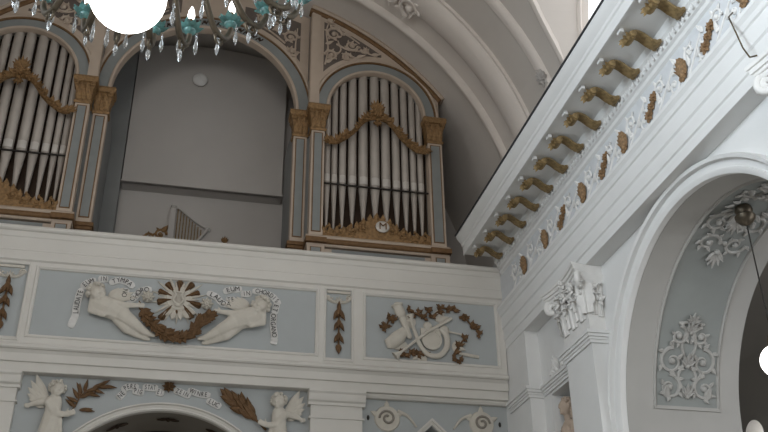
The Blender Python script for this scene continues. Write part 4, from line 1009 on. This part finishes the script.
# leaf drops on the narrow panels
def drop(cx, label):
    t = thing('leaf_drop', label, 'ornament', (cx, 10.02, 5.42)); m = MB()
    m.tube([(cx, 10.0, 5.50), (cx, 9.995, 5.98)], .012, 6)
    for z, L, W in ((5.70, .15, .052), (5.54, .14, .05), (5.85, .17, .058)):
        for s in (-1, 1):
            m.leaf((cx, 10.0, z+.12), (s*.45, -.1, -1), N_G, L, W, .025, .1); m.leaf((cx, 9.99, z+.14), (s*.16, -.15, -1), N_G, L*.9, W*.8, .025, .1)
    m.leaf((cx, 10.0, 5.54), (0, -.1, -1), N_G, .13, .07, .025); m.leaf((cx, 10.0, 5.94), (0, -.1, 1), N_G, .13, .05, .025); m.build('leaves', 'brown', t, 60)
    m = MB(); f = lambda u, v, h: Vector((u, 10.022-h, v))
    for s in (-1, 1): vine(m, f, [(p.x, p.y) for p in smooth_pts([(cx+s*.15, 6.13, 0), (cx+s*.10, 6.08, 0), (cx+s*.04, 6.06, 0), (cx, 6.09, 0)])], .022, .016); acanthus(m, f, (cx+s*.12, 6.12), .04, 0, s*1.2, .012, 3)
    palmette(m, f, (cx, 6.04), .09, 5, 1.8, pi/2, .025); m.box(cx-.14, cx+.14, 10.0, 10.03, 6.17, 6.20); m.build('swag', 'stucco', t, 60)
drop(1.775, 'brown hanging leaf drop on the narrow panel right of the cherubs')
drop(-1.89, 'brown hanging leaf drop on the narrow panel at the left edge')

# musical instruments
t = thing('instrument_trophy', 'pale stucco relief of musical instruments amid brown leaf sprays', 'relief', G(430, 345)-Vector((0, 0, .1)))
def part(m, name, mt='stucco'): m.xform(low(10.022, .65)).build(name, mt, t, 60)
m = MB(); c = G(431, 341); m.lathe([(.001, 0), (.125, 0), (.125, .06), (.105, .065), (.10, .05), (.001, .05)], (c.x, 10.022, c.z), 28, (0, -1, 0)); part(m, 'drum')
hp = smooth_pts([G(412, 322, .05), G(416, 333, .07), G(421, 345, .08), G(429, 354, .07), G(440, 355, .06), G(447, 347, .06), G(447, 336, .06), G(441, 328, .05)])
m = MB(); m.tube(hp, [.020+.022*k/len(hp) for k in range(len(hp))], 10); d = (hp[0]-hp[3]).normalized(); m.lathe([(.02, 0), (.03, .03), (.06, .08), (.07, .09), (.05, .085), (.001, .05)], hp[0], 14, d); part(m, 'curved_horn')
m = MB(); a, b = G(398, 306, .06), G(410, 336, .07); m.capsule(a, .06, a.lerp(b, .25), .066); m.capsule(a.lerp(b, .25), .045, b, .03)
m.lathe([(.05, 0), (.075, .01), (.075, .03), (.001, .035)], a, 16, (a-b)); part(m, 'bagpipe_chanter')
m = MB(); lp = [G(392, 348, .04), G(395, 340, .08), G(401, 332, .07), G(406, 326, .05), G(412, 313, .04)]
m.rings([[p+Vector((cos(2*pi*k/12)*w, -abs(sin(2*pi*k/12))*w*.5 if sin(2*pi*k/12) > 0 else .02, 0)) for k in range(12)] for p, w in zip(lp, (.05, .12, .09, .03, .022))]); part(m, 'lute')
m = MB(); m.tube([G(402, 351, .07), G(428, 331, .09), G(452, 318, .06)], [.016, .02, .022], 9); d = G(402, 351, .07)-G(428, 331, .09); m.lathe([(.016, 0), (.03, .05), (.06, .1), (.05, .1), (.001, .06)], G(402, 351, .07), 14, d); part(m, 'trumpet')
m = MB(); m.tube([G(458, 353, .03), G(479, 357, .03)], [.02, .022], 9)
for k in range(5): m.ell(G(461+3.6*k, 353.2+.7*k, .05), .009, None, 7, 5)
part(m, 'flute')
m = MB(); v0, v1 = G(428, 326, .05), G(452, 332, .05)
for q, r in ((0, .055), (.35, .035), (.7, .06)): m.ell(v0.lerp(v1, q), (r, .035, r*1.1))
m.tube([v1.lerp(v0, .2), G(462, 334, .06)], .012, 7); part(m, 'violin')
m = MB(); m.box(*(lambda a, b: (a.x, b.x, 9.97, 10.03, b.z, a.z))(G(420, 329), G(440, 338))); 
for k in range(4): z = G(430, 330.5+2*k).z; m.tube([(G(421, 0+331).x, 9.966, z), (G(439, 331).x, 9.966, z)], .004, 5)
part(m, 'sheet_of_music')
f = lambda u, v, h: Vector((u, 10.022-h, v))
for x, y, a in ((414, 327, 2.4), (407, 345, 3.6), (452, 345, -.4), (436, 322, .9), (422, 352, 4.4)):
    p = G(x, y); m = MB()
    for k in (-.5, 0, .5): fleaf(m, f, (p.x, p.z), a+k, .17, .08, .03, .1)
    part(m, 'ribbon_end')
sprays = [('left', [(394, 321), (390, 317.5), (386, 326), (383, 328)]), ('upper', [(410, 309), (412, 316), (418, 313), (424, 318), (428, 310.5), (432, 316), (439, 311), (441, 307), (449, 310), (454, 310)]),
          ('right', [(462, 316), (466, 319), (472, 326), (476, 329), (479, 335)]), ('lower right', [(464, 339), (459, 346), (455, 352), (453, 358), (460, 361)]), ('lower left', [(401, 353), (406, 354), (412, 353.5), (418, 354.5), (425, 354.5)])]
for nm, pts in sprays:
    m = MB(); P = [G(x, y, .03) for x, y in pts]; m.tube(P, .012, 6)
    for i, p in enumerate(P):
        for k in range(5): a = rnd.uniform(0, 2*pi); m.leaf(p, (cos(a), -.2, sin(a)), N_G, rnd.uniform(.05, .075), .042, .02, .2, 2, 7)
    o = m.build('leaf_spray', 'brown', t, 60); o['label'] = 'brown leaf spray'

# ================================================================== UNDER THE GALLERY
def lower_pilaster(x0, x1, label):
    t = thing('gallery_pilaster', label, 'pilaster', ((x0+x1)/2, 10.1, 0))
    m = MB(); m.box(x0+.03, x1-.03, 10.08, 10.17, 0, 4.90); m.build('shaft', 'white', t, 0)
    m = MB(); sweep(m, [(10.17, 4.83), (10.06, 4.83), (10.055, 4.86), (10.03, 4.875), (10.02, 4.90), (10.02, 4.95), (10.0, 4.97), (10.0, 5.0), (10.17, 5.0)], 'x', x0, x1)
    m.box(x0+.01, x1-.01, 10.065, 10.17, 4.68, 4.70); m.build('cap_moulding', 'white', t, 25)
lower_pilaster(1.455, 2.10, 'white pilaster under the gallery below the narrow panel right of the cherubs')
lower_pilaster(-2.23, -1.585, 'white pilaster under the gallery at the lower left edge')
def angel(mir, label):
    F = flip(mir) @ low(10.15); P = lambda x, y, h=0.0: G(x, y, h, 10.16)
    t = thing('angel', label, 'angel', F @ P(50, 470)); m = MB()
    m.capsule(P(54, 401, .08), .085, P(52, 414, .09), .085); m.capsule(P(52, 414, .09), .09, P(46, 440, .09), .12); m.capsule(P(46, 440, .09), .12, P(42, 462, .08), .14)
    m.capsule(P(56, 393, .09), .04, P(55, 400, .09), .06)
    m.capsule(P(49, 401, .12), .05, P(54, 411, .16), .042); m.capsule(P(54, 411, .16), .04, P(66, 413, .15), .028); hand(m, P(67, 413, .15), P(72, 411, .14)-P(67, 413, .15), s=1.1)
    m.capsule(P(47, 400, .08), .045, P(35, 402, .08), .034); m.capsule(P(36, 402, .08), .033, P(29.5, 404, .07), .024); hand(m, P(29, 404, .07), P(24, 405, .07)-P(29, 404, .07), s=.8)
    for k in range(6): m.capsule(P(44+3.2*k, 418, .12), .022, P(34+5*k, 462, .13), .03)
    H = P(57, 387.5, .11); fr = head(m, H, (.05, 1), (.45, -1, -.15), .082)
    m.xform(F); remeshed(m, 'body', 'stucco', t, .009, 2)
    if mir: fr = tuple(Vector((-q.x, q.y, q.z)) for q in fr)
    curls(F @ H, fr, .082, 'hair', 'stucco', t, Matrix.Identity(4))
    m = MB(); w = P(46, 404); f = lambda u, v, h: Vector((u, 10.15-h, v)); feathers(m, (w.x, w.z), 2.6, 6, .34, .10, f, 1.2); m.xform(F).build('wing', 'stucco', t, 60)
angel(False, 'ivory stucco angel with a bare palm branch left of the gallery arch')
angel(True, 'ivory stucco angel holding a broad brown palm right of the gallery arch')
P6 = lambda x, y, h=.03: G(x, y, h, 10.16)
m = MB(); st = smooth_pts([P6(54, 425), P6(62, 417), P6(70, 412), P6(75, 406), P6(80, 397), P6(86, 391)]); m.tube(st, [.016-.0004*k for k in range(len(st))], 7)
for x, y, a in ((79, 399, 2.2), (78, 402, 2.8), (80, 396, 1.7), (82, 394, 2.1), (84, 392, 1.4), (80, 398, .5), (83, 395, .2), (86, 392, .35), (92, 388.5, .5), (98, 386.5, -.1), (104, 386, -.15), (76, 407, 2.6), (79, 410, .1), (82, 409, -.2), (88, 393, -.3), (93, 389, -.4), (98, 386, .5)):
    p = P6(x, y); m.leaf(p, (cos(a), -.1, sin(a)), N_G, .14, .042, .02, .1)
m.tube([P6(86, 391), P6(95, 387.5), P6(106, 386)], .01, 6)
tag(m.build('palm_branch', 'brown', origin=P6(62, 420)), 'brown palm branch with separate leaves held by the left angel', 'palm branch')
m = MB(); st = [P6(266, 430), P6(255, 419), P6(243, 408), P6(226, 396)]; m.tube(smooth_pts(st), .014, 7)
for x, y, a, L in ((254, 418, 2.0, .22), (254, 418, 2.75, .2), (250, 415, 1.8, .2), (247, 412, 2.1, .22), (247, 412, 3.0, .2), (243, 408, 1.75, .18), (241, 406, 2.2, .2), (240, 405, 3.0, .18), (235, 402, 2.3, .2), (234, 401, 2.9, .16), (231, 398.5, 2.5, .16), (257, 421, 2.35, .26), (250, 415, 2.4, .24)):
    p = P6(x, y); m.leaf(p, (cos(a), -.1, sin(a)), N_G, L, .085, .03, .05)
tag(m.build('palm_branch', 'brown', origin=P6(262, 426)), 'broad brown palm with overlapping leaves held by the right angel', 'palm branch')
c = P6(169, 387, 0); m = MB(); f = lambda u, v, h: Vector((u, 10.15-h, v)); rosette(m, f, (c.x, c.z), .075, 8, .03); rosette(m, lambda u, v, h: f(u, v, h+.02), (c.x, c.z), .05, 6, .03)
tag(m.build('rosette', 'brown', origin=(c.x, 10.15, c.z-.07)), 'round brown rosette over the middle of the gallery arch', 'ornament')
for cx, s, lb in ((2.37, 1, 'left'), (3.49, -1, 'right')):
    t = thing('scroll_relief', 'pale stucco scroll with dark outline %s of the pointed niche hood' % lb, 'ornament', (cx, 10.155, 4.55)); m = MB()
    f = lambda u, v, h: Vector((u, 10.155-h, v))
    m.lathe([(.001, 0), (.15, 0), (.14, .02), (.001, .026)], (cx, 10.158, 4.74), 22, (0, -1, 0)); vine(m, f, [(p.x, p.y) for p in smooth_pts([(cx+s*.12, 4.83, 0), (cx+s*.24, 4.78, 0), (cx+s*.34, 4.66, 0)])], .025, .012)
    for a in (0.4, 1.6, 2.8): fleaf(m, f, (cx+.11*cos(a), 4.74+.11*sin(a)), a, .10, .06, .02, .1)
    m.build('scroll_ground', 'stucco', t, 60)
    m = MB(); g = lambda u, v, h: Vector((u, 10.132-h, v)); vine(m, g, spiral((cx, 4.74), .095, .02, pi if s > 0 else 0, -1.35*s), .014, .016); m.build('dark_spiral', 'under', t, 60)
    m = MB(); m.ell((cx-s*.22, 10.15, 4.74), (.016, .012, .03)); m.build('dark_spot', 'iron', t, 60)
# leaf studs in the porch vault
for k, (a, nm) in enumerate(((1.98, 'left'), (1.55, 'middle'), (1.12, 'right'))):
    m = MB(); fs_ = lambda u, v, h: Vector((AX+(1.285-h)*cos(v), 10.45+u, AZ+(1.285-h)*sin(v)))
    for s in (-1, 1): fleaf(m, lambda u, v, h: fs_(u, a+v, h), (0, 0), pi/2*s, .12, .09, .02, .1); fleaf(m, lambda u, v, h: fs_(u, a+v, h), (0, 0), pi/2+s*pi/2, .06, .06, .02, .1)
    tag(m.build('vault_leaf_stud', 'odark', origin=fs_(0, a, 0)), '%s dark leaf motif on the porch vault seen through the gallery arch' % nm, 'ornament')
# stucco scroll on the vault rib and corbel at its foot
m = MB(); fv = lambda u, v, h: Vector((XV+(4.13-h)*cos(v), 9.42+u, VZ+(4.02-h)*sin(v)))
a = math.acos((2.60-XV)/4.11); acanthus(m, lambda u, v, h: fv(u, a+v/4.0, h), (.0, .02), .17, 0, 1.5, .035, 6)
acanthus(m, lambda u, v, h: fv(u, a+v/4.0, h), (.0, .34), .12, 0, -1.5, .028, 4)
tag(m.build('rib_scroll', 'rib', origin=fv(0, a, 0)), 'stucco scroll boss on the broad vault rib above the organ', 'ornament')
m = MB(); fc = lambda u, v, h: Vector((XV+(4.14-h)*cos(v), 8.34+u, VZ+(4.08-h)*sin(v))); a = math.asin((8.42-VZ)/4.1)
palmette(m, lambda u, v, h: fc(u, a+v/4, h), (0, -.02), .16, 5, 1.8, pi/2, .05); rosette(m, lambda u, v, h: fc(u, a+v/4, h), (0, .0), .10, 6, .04)
tag(m.build('rib_corbel', 'rear', origin=fc(0, a, 0)), 'small grey leaf corbel at the foot of the slender vault rib', 'ornament')

# ================================================================== CHANDELIER
CX, CY, CG = -.378, 3.392, 4.532
t = thing('chandelier', 'brass and crystal chandelier with a large lit globe at upper left', 'chandelier', (CX, CY, 11.1))
m = MB(); m.ell((CX, CY, CG), .172, nu=36, nv=24); m.build('globe', 'globe', t, 60)
m = MB(); m.lathe([(.001, -.02), (.06, -.02), (.075, .0), (.05, .04), (.02, .06), (.02, .25), (.05, .30), (.09, .36), (.10, .42), (.06, .50), (.03, .56), (.025, .9), (.05, .95), (.06, 1.0), (.02, 1.06), (.001, 1.08)], (CX, CY, CG+.17), 20); m.build('stem', 'brass', t, 60)
m = MB(); m.tube([(CX, CY, CG+1.2), (CX, CY, VZ+VR-.02)], .014, 7)
for k in range(60): m.ell((CX, CY, CG+1.3+.085*k), (.026 if k % 2 else .012, .012 if k % 2 else .026, .045), None, 7, 5)
m.build('chain', 'iron', t, 60)
m = MB(); m.lathe([(.001, 0), (.16, 0), (.15, -.04), (.08, -.08), (.02, -.12), (.001, -.12)], (CX, CY, VZ+VR), 20); m.build('ceiling_rose', 'brass', t, 60)
drop_mesh = None
def crystal(p, par, s=1.0):
    global drop_mesh
    if drop_mesh is None:
        m = MB(); m.lathe([(.001, 0), (.003, -.004), (.003, -.018), (.009, -.027), (.007, -.036), (.004, -.044), (.008, -.062), (.0135, -.100), (.010, -.128), (.001, -.148)], (0, 0, 0), 6)
        drop_mesh = m.mesh('crystal_drop', M['crystal'], Vector((0, 0, 0)), 0)
    o = bpy.data.objects.new('crystal_drop', drop_mesh); COL.objects.link(o); o.parent = par; o.location = Vector(p)-wloc(par); o.scale = (s, s, s); o.rotation_euler = (0, 0, rnd.uniform(0, 3))
def arm(phi, R, zt, seed):
    d = Vector((sin(phi), cos(phi), 0)); c = Vector((CX, CY, 0)); q = lambda r, z: c+d*r+Vector((0, 0, z)); sd = Vector((d.y, -d.x, 0))
    m = MB(); pts = smooth_pts([q(.05, zt+.30), q(.22, zt+.34), q(.42, zt+.20), q(R-.30, zt-.02), q(R-.17, zt-.155), q(R-.06, zt-.15), q(R, zt-.06), q(R, zt-.01)], 6)
    m.tube(pts, [.021-.005*k/len(pts) for k in range(len(pts))], 8)
    m.tube([q(R-.40, zt+.10)+Vector((0, 0, v))+d*u for u, v in spiral((0, 0), .075, .012, 0, 1.5)], .009, 6)
    m.tube([q(R-.12, zt-.16)+Vector((0, 0, v))+d*u for u, v in spiral((0, -.035), .05, .01, pi/2, -1.4)], .008, 6)
    a = m.build('arm', 'darkbrass', t, 60)
    m = MB()
    for k in range(10):
        b = 2*pi*k/10; e = Vector((cos(b), sin(b), 0)); m.leaf(q(R, zt)+e*.015, e+Vector((0, 0, .55 if k % 2 else .25)), (-e.x*.4, -e.y*.4, 1), .068, .045, .012, .2)
    m.lathe([(.012, -.03), (.03, -.015), (.036, 0), (.03, .014), (.001, .016)], q(R, zt), 14); m.build('flower_cup', 'teal', a, 60)
    m = MB(); m.lathe([(.001, 0), (.013, 0), (.013, .07), (.001, .07)], q(R, zt+.01), 10); m.build('candle_tube', 'brass', a, 60)
    m = MB(); m.lathe([(.001, 0), (.016, .004), (.021, .03), (.016, .065), (.004, .095), (.001, .10)], q(R, zt+.078), 12); m.build('bulb', 'bulb', a, 60)
    for u, v, z in ((R-.02, .05, -.035), (R-.02, -.05, -.035), (R-.12, .0, -.17), (R-.30, .0, -.06)): crystal(q(u, zt+z)+sd*v, a, rnd.uniform(.85, 1.1))
ARMS = [(a, .90, 5.08) for a in (-48, -34, -19.5, -8, 4.5, 17, 32.5, 47.5, 62, 77)]+[(55, 1.02, 5.16)]+[(95+22*k, .90, 5.08) for k in range(10)]
for i, (p, R, z) in enumerate(ARMS): arm(radians(p), R, z, i)
m = MB(); m.tube([(CX+.42*sin(2*pi*k/40), CY+.42*cos(2*pi*k/40), 5.32) for k in range(41)], .016, 8); m.build('ring', 'brass', t, 60)
